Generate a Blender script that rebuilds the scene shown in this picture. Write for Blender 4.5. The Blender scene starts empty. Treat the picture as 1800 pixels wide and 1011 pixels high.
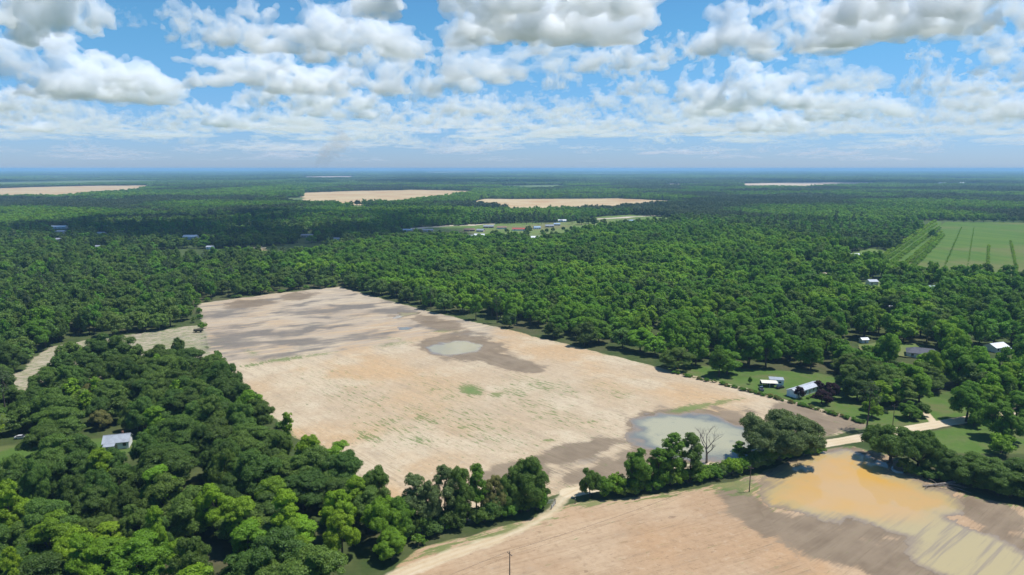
import bpy, bmesh, math, random, time
import numpy as np
from mathutils import Vector, Matrix
T0 = time.time()
sc = bpy.context.scene
COL = sc.collection
R = math.radians

# ------------------------------------------------------------------ camera, sky, sun, exposure
CAM_H = 110.0
FOC = 1200.0                                   # focal length in photograph pixels (24 mm on 36 mm)
PITCH = math.atan(209.0 / FOC)
cam = bpy.data.cameras.new('camera')
cam_o = bpy.data.objects.new('camera', cam)
COL.objects.link(cam_o)
cam.lens = 24; cam.sensor_width = 36; cam.clip_start = 1; cam.clip_end = 300000
cam_o.location = (0, 0, CAM_H)
cam_o.rotation_euler = (math.pi / 2 - PITCH, 0, 0)
sc.camera = cam_o

SUN = Vector((0.42, 0.08, 1.0)).normalized()   # direction towards the sun
world = bpy.data.worlds.new('World'); sc.world = world; world.use_nodes = True
wn = world.node_tree
sky = wn.nodes.new('ShaderNodeTexSky'); sky.sky_type = 'NISHITA'; sky.sun_disc = False
sky.sun_elevation = math.asin(SUN.z); sky.sun_rotation = math.atan2(SUN.x, SUN.y)
sky.altitude = 100; sky.air_density = 1.0; sky.dust_density = 0.2; sky.ozone_density = 4.0
tint = wn.nodes.new('ShaderNodeMix'); tint.data_type = 'RGBA'; tint.blend_type = 'MULTIPLY'
tint.inputs['Factor'].default_value = 1.0
wtc = wn.nodes.new('ShaderNodeTexCoord'); wsep = wn.nodes.new('ShaderNodeSeparateXYZ'); wmr = wn.nodes.new('ShaderNodeMapRange')
wmr.interpolation_type = 'SMOOTHSTEP'; wmr.inputs['From Min'].default_value = -0.02; wmr.inputs['From Max'].default_value = 0.20
wmx = wn.nodes.new('ShaderNodeMix'); wmx.data_type = 'RGBA'
wmx.inputs['A'].default_value = (0.545, 0.73, 1.22, 1); wmx.inputs['B'].default_value = (0.54, 0.97, 1.14, 1)   # pale milky air low down, clear blue above
wn.links.new(wtc.outputs['Generated'], wsep.inputs[0]); wn.links.new(wsep.outputs['Z'], wmr.inputs['Value'])
wn.links.new(wmr.outputs['Result'], wmx.inputs['Factor']); wn.links.new(wmx.outputs['Result'], tint.inputs['B'])
bg = wn.nodes['Background']; bg.inputs['Strength'].default_value = 0.094
wn.links.new(sky.outputs[0], tint.inputs['A'])
wn.links.new(tint.outputs['Result'], bg.inputs['Color'])

sun_l = bpy.data.lights.new('sun', 'SUN'); sun_l.energy = 5.0; sun_l.angle = R(0.53); sun_l.color = (1.0, 0.97, 0.93)
sun_o = bpy.data.objects.new('sun', sun_l); COL.objects.link(sun_o)
sun_o.rotation_euler = SUN.to_track_quat('Z', 'Y').to_euler(); sun_o.location = SUN * 500

vs = sc.view_settings
vs.view_transform = 'Standard'; vs.look = 'None'; vs.exposure = 0.25; vs.gamma = 1.0; vs.use_curve_mapping = False
sc.render.engine = 'CYCLES'
cy = sc.cycles
cy.use_denoising = True
cy.max_bounces = 17; cy.volume_bounces = 17; cy.diffuse_bounces = 2; cy.glossy_bounces = 2
cy.transmission_bounces = 3; cy.transparent_max_bounces = 16

# ------------------------------------------------------------------ helpers
CP, SP = math.cos(PITCH), math.sin(PITCH)
def vdir(u, v):
    x = (u - 900) / FOC; y = (505.5 - v) / FOC
    return Vector((x, CP + y * SP, -SP + y * CP))
def G(u, v, z=0.0):
    """ground point that the photograph shows at pixel (u, v)"""
    d = vdir(u, v); t = (z - CAM_H) / d.z
    return Vector((d.x * t, d.y * t, z))
def project(x, y, z=0.0):
    """arrays of world points -> photograph pixels"""
    dz = z - CAM_H
    depth = y * CP - dz * SP
    upc = y * SP + dz * CP
    depth = np.where(depth < 1, 1, depth)
    return 900 + FOC * x / depth, 505.5 - FOC * upc / depth, depth
def inpoly(u, v, poly):
    ins = np.zeros(np.shape(u), bool)
    n = len(poly); j = n - 1
    for i in range(n):
        xi, yi = poly[i]; xj, yj = poly[j]
        c = ((yi > v) != (yj > v))
        with np.errstate(divide='ignore', invalid='ignore'):
            xx = (xj - xi) * (v - yi) / (yj - yi + 1e-12) + xi
        ins ^= c & (u < xx)
        j = i
    return ins
def segdist(x, y, pts):
    """distance to a polyline"""
    d = np.full(np.shape(x), 1e9)
    for (ax, ay), (bx_, by_) in zip(pts[:-1], pts[1:]):
        dx, dy = bx_ - ax, by_ - ay
        t = np.clip(((x - ax) * dx + (y - ay) * dy) / (dx * dx + dy * dy + 1e-9), 0, 1)
        d = np.minimum(d, np.hypot(x - ax - t * dx, y - ay - t * dy))
    return d
def polysd(x, y, wpoly):
    """signed distance to a world polygon, positive inside"""
    d = segdist(x, y, list(wpoly) + [wpoly[0]])
    return np.where(inpoly(x, y, wpoly), d, -d)
def wpoly(poly):
    return [tuple(G(u, v)[:2]) for u, v in poly]
def _hash(ix, iy, s):
    h = (ix.astype(np.int64) * 374761393 + iy.astype(np.int64) * 668265263 + s * 1442695041) & 0xffffffff
    h = ((h ^ (h >> 13)) * 1274126177) & 0xffffffff
    h = h ^ (h >> 16)
    return (h & 0xffff) / 65535.0
def vnoise(x, y, s=0):
    ix = np.floor(x); iy = np.floor(y); fx = x - ix; fy = y - iy
    fx = fx * fx * (3 - 2 * fx); fy = fy * fy * (3 - 2 * fy)
    a = _hash(ix, iy, s); b = _hash(ix + 1, iy, s); c = _hash(ix, iy + 1, s); d = _hash(ix + 1, iy + 1, s)
    return (a + (b - a) * fx) * (1 - fy) + (c + (d - c) * fx) * fy
def fbm(x, y, s=0, o=4):
    r = 0; a = 0.5; t = 0
    for k in range(o):
        r = r + a * vnoise(x, y, s + k * 17); t += a; a *= 0.5; x = x * 2.03; y = y * 2.03
    return r / t
def sstep(a, b, x):
    t = np.clip((x - a) / (b - a), 0, 1); return t * t * (3 - 2 * t)

def tag(o, label, cat=None, group=None, kind=None):
    o['label'] = label
    if cat: o['category'] = cat
    if group: o['group'] = group
    if kind: o['kind'] = kind
    return o
def link_mesh(name, me, mat=None, parent=None):
    if mat is not None and not me.materials: me.materials.append(mat)
    o = bpy.data.objects.new(name, me); COL.objects.link(o)
    if parent is not None: o.parent = parent
    return o
def empty(name, loc, rz=0.0):
    o = bpy.data.objects.new(name, None); COL.objects.link(o)
    o.location = loc; o.rotation_euler = (0, 0, rz); o.empty_display_size = 1
    return o
class MB:
    def __init__(s): s.v = []; s.f = []
    def add(s, vs_, fs):
        b = len(s.v); s.v += [tuple(p) for p in vs_]; s.f += [tuple(i + b for i in q) for q in fs]; return s
    def box(s, x0, x1, y0, y1, z0, z1):
        return s.add([(x0,y0,z0),(x1,y0,z0),(x1,y1,z0),(x0,y1,z0),(x0,y0,z1),(x1,y0,z1),(x1,y1,z1),(x0,y1,z1)],
                     [(0,3,2,1),(4,5,6,7),(0,1,5,4),(1,2,6,5),(2,3,7,6),(3,0,4,7)])
    def tube(s, pts, rad, n=6, cap=True):
        rings = []
        for i, p in enumerate(pts):
            p = Vector(p)
            a = Vector(pts[max(i - 1, 0)]); b = Vector(pts[min(i + 1, len(pts) - 1)])
            t = (b - a).normalized()
            q = Vector((1, 0, 0)) if abs(t.x) < 0.8 else Vector((0, 1, 0))
            n1 = t.cross(q).normalized(); n2 = t.cross(n1)
            r = rad[i] if hasattr(rad, '__len__') else rad
            rings.append([p + (n1 * math.cos(2 * math.pi * k / n) + n2 * math.sin(2 * math.pi * k / n)) * r for k in range(n)])
        vs_ = [q for rg in rings for q in rg]; fs = []
        for i in range(len(pts) - 1):
            for k in range(n):
                fs.append((i*n+k, i*n+(k+1)%n, (i+1)*n+(k+1)%n, (i+1)*n+k))
        if cap: fs += [tuple(range(n))[::-1], tuple((len(pts)-1)*n + k for k in range(n))]
        return s.add(vs_, fs)
    def mesh(s, name):
        me = bpy.data.meshes.new(name); me.from_pydata(s.v, [], s.f); me.update(); return me
    def build(s, name, mat, parent=None): return link_mesh(name, s.mesh(name), mat, parent)

# ------------------------------------------------------------------ materials
class NT:
    def __init__(s, name):
        s.m = bpy.data.materials.new(name); s.m.use_nodes = True; s.t = s.m.node_tree; s.t.nodes.clear()
        s.out = s.n('ShaderNodeOutputMaterial')
    def n(s, typ, **kw):
        nd = s.t.nodes.new(typ)
        for k, v in kw.items(): setattr(nd, k, v)
        return nd
    def put(s, sock, val):
        if isinstance(val, bpy.types.NodeSocket): s.t.links.new(val, sock)
        elif isinstance(val, tuple) and len(val) == 3 and sock.type == 'RGBA': sock.default_value = (*val, 1)
        else: sock.default_value = val
    def attr(s, name, out='Fac', typ='GEOMETRY'):
        a = s.n('ShaderNodeAttribute', attribute_name=name, attribute_type=typ); return a.outputs[out]
    def math(s, op, a, b=0.0, c=0.0, clamp=False):
        m = s.n('ShaderNodeMath', operation=op, use_clamp=clamp)
        s.put(m.inputs[0], a); s.put(m.inputs[1], b); s.put(m.inputs[2], c); return m.outputs[0]
    def mix(s, f, a, b, blend='MIX'):
        m = s.n('ShaderNodeMix', data_type='RGBA', blend_type=blend)
        s.put(m.inputs['Factor'], f); s.put(m.inputs['A'], a); s.put(m.inputs['B'], b); return m.outputs['Result']
    def noise(s, vec, scale, detail=3.0, rough=0.55, out='Fac', dist=0.0):
        m = s.n('ShaderNodeTexNoise'); m.inputs['Scale'].default_value = scale
        m.inputs['Detail'].default_value = detail; m.inputs['Roughness'].default_value = rough
        m.inputs['Distortion'].default_value = dist
        if vec is not None: s.put(m.inputs['Vector'], vec)
        return m.outputs[out]
    def ramp(s, f, a, b, lo=0.0, hi=1.0):
        m = s.n('ShaderNodeMapRange', interpolation_type='SMOOTHSTEP')
        s.put(m.inputs['Value'], f); m.inputs['From Min'].default_value = a; m.inputs['From Max'].default_value = b
        m.inputs['To Min'].default_value = lo; m.inputs['To Max'].default_value = hi; return m.outputs['Result']
    def scale(s, vec, v3):
        m = s.n('ShaderNodeVectorMath', operation='MULTIPLY'); s.put(m.inputs[0], vec); m.inputs[1].default_value = v3; return m.outputs[0]
    def pos(s): return s.n('ShaderNodeNewGeometry').outputs['Position']
    def obj(s): return s.n('ShaderNodeTexCoord').outputs['Object']
    def principled(s, col, rough=0.9, spec=0.2, metal=0.0, normal=None, ior=1.45):
        p = s.n('ShaderNodeBsdfPrincipled'); s.put(p.inputs['Base Color'], col); s.put(p.inputs['Roughness'], rough)
        p.inputs['Specular IOR Level'].default_value = spec; p.inputs['Metallic'].default_value = metal; p.inputs['IOR'].default_value = ior
        if normal is not None: s.put(p.inputs['Normal'], normal)
        return p.outputs[0]
    def bump(s, h, strength=0.3, dist=0.1):
        b = s.n('ShaderNodeBump'); b.inputs['Strength'].default_value = strength; b.inputs['Distance'].default_value = dist
        s.put(b.inputs['Height'], h); return b.outputs[0]
    def done(s, surf): s.t.links.new(surf, s.out.inputs['Surface']); return s.m

def simple(name, col, rough=0.7, spec=0.3, metal=0.0, var=0.15, scale=1.0):
    k = NT(name); n = k.noise(k.obj(), scale, 4.0)
    c = k.mix(k.ramp(n, 0.3, 0.7), tuple(x * (1 - var) for x in col), tuple(min(1, x * (1 + var)) for x in col))
    return k.done(k.principled(c, rough, spec, metal))

def leaf_material():
    k = NT('foliage')
    col = k.attr('leafcol', 'Color', 'INSTANCER')
    rnd = k.n('ShaderNodeNewGeometry').outputs['Random Per Island']
    c = k.mix(1.0, col, k.mix(rnd, (0.62, 0.66, 0.60), (1.30, 1.26, 1.30)), 'MULTIPLY')
    d = k.n('ShaderNodeBsdfDiffuse'); k.put(d.inputs['Color'], c)
    t = k.n('ShaderNodeBsdfTranslucent'); k.put(t.inputs['Color'], k.mix(1.0, c, (1.15, 1.2, 0.55), 'MULTIPLY'))
    ms = k.n('ShaderNodeMixShader'); ms.inputs[0].default_value = 0.33
    k.t.links.new(d.outputs[0], ms.inputs[1]); k.t.links.new(t.outputs[0], ms.inputs[2])
    g = k.n('ShaderNodeBsdfGlossy'); g.inputs['Roughness'].default_value = 0.55; k.put(g.inputs['Color'], (0.9, 0.95, 1.0))
    m2 = k.n('ShaderNodeMixShader'); m2.inputs[0].default_value = 0.012
    k.t.links.new(ms.outputs[0], m2.inputs[1]); k.t.links.new(g.outputs[0], m2.inputs[2])
    return k.done(m2.outputs[0])
M_LEAF = leaf_material()
M_BARK = simple('bark', (0.10, 0.08, 0.062), 0.95, 0.05, var=0.35, scale=2.0)
M_DEADWOOD = simple('dead_wood', (0.20, 0.17, 0.145), 0.95, 0.05, var=0.3, scale=1.5)
M_POLE = simple('weathered_pole', (0.13, 0.105, 0.085), 0.95, 0.05, var=0.3, scale=3.0)
M_WIRE = simple('wire', (0.03, 0.03, 0.03), 0.6, 0.3)
M_STEEL = simple('galvanised_steel', (0.30, 0.31, 0.32), 0.5, 0.4, 0.4)
M_GLASS = simple('window_glass', (0.03, 0.035, 0.045), 0.08, 0.6, var=0.2)
M_TYRE = simple('tyre', (0.025, 0.025, 0.025), 0.9, 0.1)
M_DARK = simple('dark_gap', (0.035, 0.032, 0.03), 0.9, 0.1)
def paint(name, c, rough=0.6): return simple(name, c, rough, 0.3, var=0.08, scale=0.7)
M_WHITE = paint('white_siding', (0.72, 0.73, 0.74)); M_CREAM = paint('cream_siding', (0.62, 0.58, 0.48))
M_BRICK = paint('brick_wall', (0.28, 0.14, 0.10)); M_TAN = paint('tan_wall', (0.42, 0.34, 0.25))

# ------------------------------------------------------------------ layout of the land, as seen in the photograph
FIELD_A = [(348,534),(480,517),(560,508),(598,505),(640,517),(760,549),(900,582),(1040,617),(1190,654),(1300,681),(1400,708),
           (1480,729),(1517,742),(1519,754),(1440,772),(1400,781),(1265,806),(1100,842),(1020,858),(985,868),(955,882),(840,912),(735,938),
           (690,940),(640,880),(560,800),(455,716),(368,632),(360,590)]
SPUR = [(60,628),(88,611),(150,599),(250,585),(348,572),(362,585),(372,640),(250,690),(100,694),(10,690),(5,662),(40,650)]
FIELD_B = [(560,1140),(690,1003),(745,962),(850,936),(966,905),(1000,889),(1160,870),(1275,852),(1345,828),(1400,806),(1440,793),
           (1500,786),(1560,800),(1640,850),(1720,876),(1800,892),(1950,905),(2100,1140)]
LAWN = [(1165,652),(1195,641),(1320,650),(1430,655),(1500,672),(1560,700),(1650,690),(1700,690),(1720,728),(1640,742),(1560,757),
        (1520,756),(1517,742),(1480,728),(1400,707),(1300,680)]
MEADOW = [(1590,772),(1640,757),(1720,742),(1800,728),(1900,720),(1900,800),(1790,800),(1700,800),(1640,795)]
YARD_L = [(-60,790),(70,778),(150,772),(250,765),(262,800),(150,806),(75,806),(40,850),(0,905),(-60,905)]
GRASS_L = [(28,690),(72,684),(110,700),(60,722),(28,720)]
ROAD = [(1950,690),(1790,722),(1700,738),(1640,748),(1540,766),(1400,790),(1270,813),(1130,843),(1040,860),(1000,868)]
TRACK = [(1020,863),(992,876),(975,898),(940,922),(880,948),(800,974),(720,1003),(640,1040)]
TRACK2 = [(366,560),(369,585),(366,605),(372,625),(395,650)]
DRIVE = [(1640,742),(1628,728),(1600,722)]
wFA, wFB, wSP = wpoly(FIELD_A), wpoly(FIELD_B), wpoly(SPUR)
LAWN_T = [(1270,676),(1300,664),(1330,656),(1430,660),(1462,690),(1490,712),(1530,736),(1600,740),(1636,735),(1630,702),(1665,685),(1690,700),(1712,728),(1640,742),(1560,757),(1520,756),(1480,728),(1300,680)]
wLT = wpoly(LAWN_T)
wLAWN, wMEAD, wYL, wGL = wpoly(LAWN), wpoly(MEADOW), wpoly(YARD_L), wpoly(GRASS_L)
wROAD, wTRACK, wTRACK2, wDRIVE = wpoly(ROAD), wpoly(TRACK), wpoly(TRACK2), wpoly(DRIVE)

def blobs(u, v, lst):
    r = np.zeros(np.shape(u))
    for (cu, cv, ru, rv, rot, st) in lst:
        c, s = math.cos(R(rot)), math.sin(R(rot))
        a = ((u - cu) * c + (v - cv) * s) / ru; b = (-(u - cu) * s + (v - cv) * c) / rv
        r = np.maximum(r, st * np.exp(-(a * a + b * b) * 0.9))
    return r

# ------------------------------------------------------------------ near ground (one sheet, soil and turf as real colour differences)
def unit(a, b):
    d = b - a; d.z = 0; return d.normalized()
DA = unit(G(598,505), G(1340,690)); DA2 = unit(G(440,640), G(735,602)); DB = unit(G(743,955), G(1440,790)); DP = unit(G(1580,998), G(1646,942))

def near_ground():
    xs = np.arange(-330, 301, 1.0)
    ys = [120.0]
    while ys[-1] < 660: ys.append(ys[-1] + 0.75 + ys[-1] * 0.0007)
    ys = np.array(ys)
    X, Y = np.meshgrid(xs, ys); X = X.ravel(); Y = Y.ravel()
    u, v, _ = project(X, Y)
    wob = (fbm(X / 9, Y / 9, 3) - .5)
    sdA = polysd(X, Y, wFA) + wob * 4; sdB = polysd(X, Y, wFB) + wob * 3.5; sdS = polysd(X, Y, wSP) + wob * 7
    bare = np.maximum.reduce([sstep(-1.5, 1.5, sdA), sstep(-1.2, 1.5, sdB), sstep(-2, 2.5, sdS) * .95])
    lawn = np.maximum.reduce([sstep(-3, 3, polysd(X, Y, wLAWN)), sstep(-3, 3, polysd(X, Y, wMEAD)) * .75,
                              sstep(-3, 3, polysd(X, Y, wYL)) * .7, sstep(-3, 3, polysd(X, Y, wGL))])
    zoneB = (sdB > -6)
    split = (v - (640 - (u - 440) * 0.128)) / 14                       # the faint line across the field
    upper = (1 - sstep(-1, 1, split + wob * 2)) * (~zoneB)
    # wet mud and dark soil
    n1 = fbm(X / 14, Y / 14, 11); n2 = fbm(X / 5, Y / 5, 12)
    mud = blobs(u, v, [(815,612,75,24,6,1.2),(880,634,80,16,14,1.0),(900,646,60,9,14,.6),(735,607,50,9,-4,.5),
        (1210,760,120,44,0,1.25),(1180,800,140,30,-6,1.0),(1010,795,120,22,-14,.95),(900,838,140,26,-10,.75),(1080,830,120,28,-10,.85),(1120,742,50,16,-20,.7),
        (1420,738,85,30,20,.95),(1480,745,60,20,12,.9),(1390,765,80,20,-6,.85),(1320,720,60,16,10,.5),(1340,790,90,16,-8,.8),
        (760,860,80,22,-8,.4),(690,880,60,20,0,.3),
        (440,534,60,10,-4,.85),(525,521,45,10,-6,.8),(700,556,60,10,10,.45),(780,572,70,14,14,.85),(650,512,30,6,10,.3),(715,578,40,8,4,.6),
        (410,655,40,10,-6,.2)])
    mudB = blobs(u, v, [(1500,860,190,80,22,1.25),(1330,905,70,30,36,1.0),(1290,875,50,16,20,.7),(1450,955,120,34,24,1.1),(1600,1010,150,34,16,1.15),
        (1740,905,70,28,20,1.15),(1760,960,80,40,20,.9),(1680,980,130,60,20,1.2),(1440,790,80,12,-8,1.0),(1500,775,60,10,-8,.9)])
    mud = np.where(zoneB, mudB, mud)
    mud = sstep(.24, .82, mud + (n1 - .5) * .5 + (n2 - .5) * .3)
    streak_al = X * DA2.x + Y * DA2.y; streak_ac = -X * DA2.y + Y * DA2.x
    st = fbm((streak_al + 14 * fbm(X / 20, Y / 20, 22)) / 24, (streak_ac + 22 * fbm(X / 26, Y / 26, 23)) / 10.0, 21, 5)
    dark = blobs(u, v, [(565,547,75,8,-3,1.1),(610,540,50,7,-4,1.0),(470,588,110,12,-3,.9),(400,596,60,9,0,1.05),(640,592,55,7,-3,1.1),(545,574,70,8,-4,.9),
        (520,605,110,10,-4,.9),(500,622,90,9,-6,.7),(450,535,60,8,-4,.7),(400,552,50,6,-4,.8),(690,549,50,6,6,.7),(780,580,70,8,10,.7),(440,557,30,5,0,.5),
        (600,560,200,40,0,.35),(1055,800,22,5,0,.6),(1035,810,50,8,-6,.55),(930,845,60,8,-10,.5),(1190,822,60,7,0,.5)])
    dark = np.clip(dark * 1.0 + (st - .5) * 1.3 * np.clip(dark * 2 + upper * .5, 0, 1) + upper * sstep(.45, .8, st) * .35, 0, 1)
    # turf and weeds on the bare soil
    gr = blobs(u, v, [(826,686,22,11,8,1.55),(838,690,14,7,0,1.4),(872,694,14,6,0,1.15),(905,690,40,14,10,.75),(960,680,80,16,10,.7),(650,770,30,12,20,1.0),(745,735,45,20,20,.72),
        (690,752,70,30,20,.62),(780,690,80,24,20,.5),(960,725,120,26,20,.55),(1080,690,60,16,16,.55),(965,775,14,4,-6,1.1),(740,775,30,10,10,.9),
        (620,690,120,40,20,.45),(840,750,120,40,20,.58),(1215,718,45,6,-10,1.5),(1270,708,40,5,-10,1.0),(1165,737,18,4,-6,1.2),
        (500,632,50,4,-8,1.2),(560,624,40,3,-8,.95),(445,642,26,4,-8,1.0),(690,606,40,5,-8,.8),(445,621,16,6,10,.8),(690,596,25,4,0,.6),(780,583,25,3,0,.9),
        (305,604,62,15,-4,.95),(332,612,45,14,-4,.9),(1440,770,80,3,-10,.9),(1330,780,60,3,-6,.6),(1040,742,26,4,-6,.8)])
    grB = blobs(u, v, [(1290,855,45,10,-4,1.6),(1310,862,40,12,0,1.2),(1150,876,70,4,-8,1.1),(1040,886,40,5,-8,1.3),(890,935,90,8,-16,1.3),(770,968,60,8,-16,1.2),(1340,870,40,14,30,.9)])
    edgeA = np.exp(-np.maximum(sdA, 0) / 3.0) * .7
    gr = np.where(zoneB, np.maximum(grB, np.exp(-np.maximum(sdB, 0) / 2.5) * .9), np.maximum(gr, edgeA))
    zoneP = zoneB & (u > 1290 + (v - 850) * .9)
    along = np.where(zoneP, X * DP.x + Y * DP.y, 0) + np.where(zoneP, 0, 1) * np.where(zoneB, X * DB.x + Y * DB.y, np.where(upper > .5, streak_al, X * DA.x + Y * DA.y))
    across = np.where(zoneP, -X * DP.y + Y * DP.x, 0) + np.where(zoneP, 0, 1) * np.where(zoneB, -X * DB.y + Y * DB.x, np.where(upper > .5, streak_ac, -X * DA.y + Y * DA.x))
    dR = segdist(X, Y, wROAD); dT = segdist(X, Y, wTRACK); dT2 = segdist(X, Y, wTRACK2)
    road = np.maximum.reduce([1 - sstep(2.6, 4.0, dR + wob * 1.6), (1 - sstep(1.2, 4.6, dT + wob * 4)) * .62,
                              np.exp(-((dT2 - 1.0) / .5) ** 2) * .42, (1 - sstep(1.2, 2.4, segdist(X, Y, wDRIVE))) * .8])
    rut = np.maximum(np.exp(-((dT - 1.1) / .45) ** 2), np.exp(-((dR - 1.2) / .5) ** 2) * .6)
    rut = np.maximum(rut, np.exp(-((dT2 - 1.0) / .4) ** 2) * .5)
    warm = fbm(X / 45, Y / 45, 31, 3) + blobs(u, v, [(700,655,190,30,8,.28),(860,660,90,18,8,.2),(680,870,60,20,0,.25),(1150,680,120,20,14,.2)]) * 1.0
    pale = fbm(X / 24, Y / 24, 41, 4) + np.where(zoneB, .05, 0) + upper * .02
    shade = np.where((~zoneB) & (sdS > -1) & (sdA < 2), .55, 0.0)       # greyer soil on the western spur
    ny, nx = len(ys), len(xs)
    idx = np.arange(nx * ny).reshape(ny, nx)
    q = np.stack([idx[:-1, :-1], idx[:-1, 1:], idx[1:, 1:], idx[1:, :-1]], -1).reshape(-1, 4)
    me = bpy.data.meshes.new('ground')
    me.vertices.add(nx * ny)
    relief = (fbm(X / 30, Y / 30, 51, 3) - .5) * .05 * bare
    me.vertices.foreach_set('co', np.stack([X, Y, .25 + relief], -1).astype('f').ravel())
    me.loops.add(q.size); me.loops.foreach_set('vertex_index', q.ravel().astype('i'))
    me.polygons.add(len(q)); me.polygons.foreach_set('loop_start', (np.arange(len(q)) * 4).astype('i'))
    me.update(calc_edges=True)
    def color(name, a, b, c, d):
        at = me.attributes.new(name, 'FLOAT_COLOR', 'POINT')
        at.data.foreach_set('color', np.stack([a, b, c, d], -1).astype('f').ravel())
    color('cover', bare, lawn, mud, dark); color('plants', np.clip(gr, 0, 3) / 3, road, rut, shade)
    color('tones', warm, pale, upper, zoneB * 1.0)
    at = me.attributes.new('rowco', 'FLOAT_VECTOR', 'POINT')
    at.data.foreach_set('vector', np.stack([along, across, 0 * along], -1).astype('f').ravel())
    return me

def near_ground_material():
    k = NT('soil_and_turf')
    def sep(name):
        s_ = k.n('ShaderNodeSeparateColor'); a = k.n('ShaderNodeAttribute', attribute_name=name)
        k.t.links.new(a.outputs['Color'], s_.inputs[0]); return s_.outputs[0], s_.outputs[1], s_.outputs[2], a.outputs['Alpha']
    bare, lawn, mud, dark = sep('cover'); gr, road, rut, shade = sep('plants'); warm, pale, upper, zb = sep('tones')
    P = k.pos(); RC = k.attr('rowco', 'Vector')
    fine = k.noise(P, 0.45, 8, .78); mid = k.noise(P, 0.09, 4); coarse = k.noise(P, 0.02, 3)
    row = k.noise(k.scale(RC, (0.012, 0.75, 1)), 1.0, 3, .6)
    row2 = k.noise(k.scale(RC, (0.03, 0.22, 1)), 1.0, 4, .6)
    rowf = k.noise(k.scale(RC, (0.06, 1.9, 1)), 1.0, 3, .7)
    # turf
    turf = k.mix(k.ramp(mid, .35, .65), (0.050, 0.078, 0.020), (0.088, 0.105, 0.036))
    turf = k.mix(k.ramp(coarse, .45, .7), turf, (0.105, 0.092, 0.050))
    turf = k.mix(k.ramp(fine, .35, .75, 0, .5), turf, (0.035, 0.05, 0.018))
    lw = k.mix(k.ramp(mid, .3, .7), (0.082, 0.150, 0.026), (0.112, 0.165, 0.040))
    lw = k.mix(k.ramp(fine, .35, .7, 0, .45), lw, (0.060, 0.105, 0.024))
    lw = k.mix(k.ramp(k.noise(P, .045, 5, .65), .46, .66, 0, .75), lw, (0.135, 0.135, 0.055))
    lw = k.mix(k.ramp(k.noise(P, .03, 4), .55, .7, 0, .6), lw, (0.055, 0.10, 0.022))
    turf = k.mix(k.ramp(k.math('ADD', lawn, k.math('MULTIPLY', k.math('SUBTRACT', fine, .5), .5)), .3, .7), turf, lw)
    # sand
    brk = k.ramp(k.noise(P, .035, 4), .40, .62)                       # plough lines come and go
    sand = k.mix(k.ramp(warm, .36, .85), (0.475, 0.365, 0.245), (0.50, 0.335, 0.185))
    sand = k.mix(k.ramp(pale, .42, .72, 0, .75), sand, (0.55, 0.455, 0.325))
    sand = k.mix(k.ramp(row2, .45, .75, 0, .42), sand, (0.355, 0.275, 0.19))
    sand = k.mix(k.math('MULTIPLY', brk, k.ramp(row, .50, .66, 0, .58)), sand, (0.35, 0.265, 0.175))
    sand = k.mix(k.math('MULTIPLY', k.ramp(k.noise(P, .12, 5, .7), .42, .6), k.ramp(rowf, .52, .68, 0, .72)), sand, (0.27, 0.21, 0.125))
    sand = k.mix(k.ramp(k.noise(P, .25, 5, .7), .52, .78, 0, .45), sand, (0.36, 0.275, 0.185))
    sand = k.mix(k.ramp(fine, .52, .70, 0, .6), sand, (0.62, 0.53, 0.40))
    sand = k.mix(k.ramp(fine, .50, .34, 0, .55), sand, (0.33, 0.25, 0.165))
    spk = k.noise(k.scale(RC, (0.30, 0.62, 1)), 1.0, 3, .6)
    sand = k.mix(k.math('MULTIPLY', k.ramp(spk, .60, .68, 0, .7), k.ramp(k.noise(P, .05, 4), .38, .62)), sand, k.mix(k.math('MAXIMUM', upper, zb), (0.215, 0.20, 0.105), (0.27, 0.20, 0.14)))
    sand = k.mix(k.math('MULTIPLY', upper, k.ramp(row2, .35, .6, 0.15, .75)), sand, (0.39, 0.325, 0.255))
    sand = k.mix(k.math('MULTIPLY', upper, k.ramp(k.noise(k.scale(RC, (0.03, .15, 1)), 1.3, 4), .56, .68, 0, .8)), sand, (0.57, 0.45, 0.305))
    sand = k.mix(zb, sand, k.mix(1.0, sand, (0.89, 0.785, 0.715), 'MULTIPLY'))
    sand = k.mix(k.math('MULTIPLY', shade, 1.5, clamp=True), sand, k.mix(k.ramp(row2, .4, .65), (0.36, 0.30, 0.225), (0.46, 0.385, 0.29)))
    dk = k.mix(k.ramp(fine, .3, .7), (0.135, 0.118, 0.103), (0.20, 0.176, 0.15))
    dkm = k.ramp(k.math('ADD', dark, k.math('MULTIPLY', k.math('SUBTRACT', k.math('ADD', k.math('ADD', fine, mid), row2), 1.5), 1.0)), .10, 1.05)
    soil = k.mix(k.math('MULTIPLY', dkm, .92), sand, dk)
    mudc = k.mix(k.ramp(mid, .3, .7), (0.165, 0.122, 0.082), (0.235, 0.178, 0.122))
    mudc = k.mix(k.ramp(row2, .42, .7, 0, .6), mudc, (0.28, 0.215, 0.145))
    mudc = k.mix(k.ramp(rowf, .5, .75, 0, .5), mudc, (0.12, 0.088, 0.06))
    nm = k.math('SUBTRACT', k.math('ADD', k.math('ADD', fine, rowf), k.math('ADD', mid, row2)), 2.0)
    mm = k.ramp(k.math('ADD', mud, k.math('MULTIPLY', nm, .95)), .22, .72)
    soil = k.mix(k.math('MULTIPLY', mm, .92), soil, mudc)
    rd = k.mix(k.ramp(mid, .3, .7), (0.56, 0.445, 0.29), (0.62, 0.52, 0.37))
    rd = k.mix(k.math('MULTIPLY', rut, .5), rd, (0.46, 0.32, 0.17))
    rd = k.mix(k.ramp(fine, .5, .8, 0, .3), rd, (0.42, 0.33, 0.22))
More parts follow.
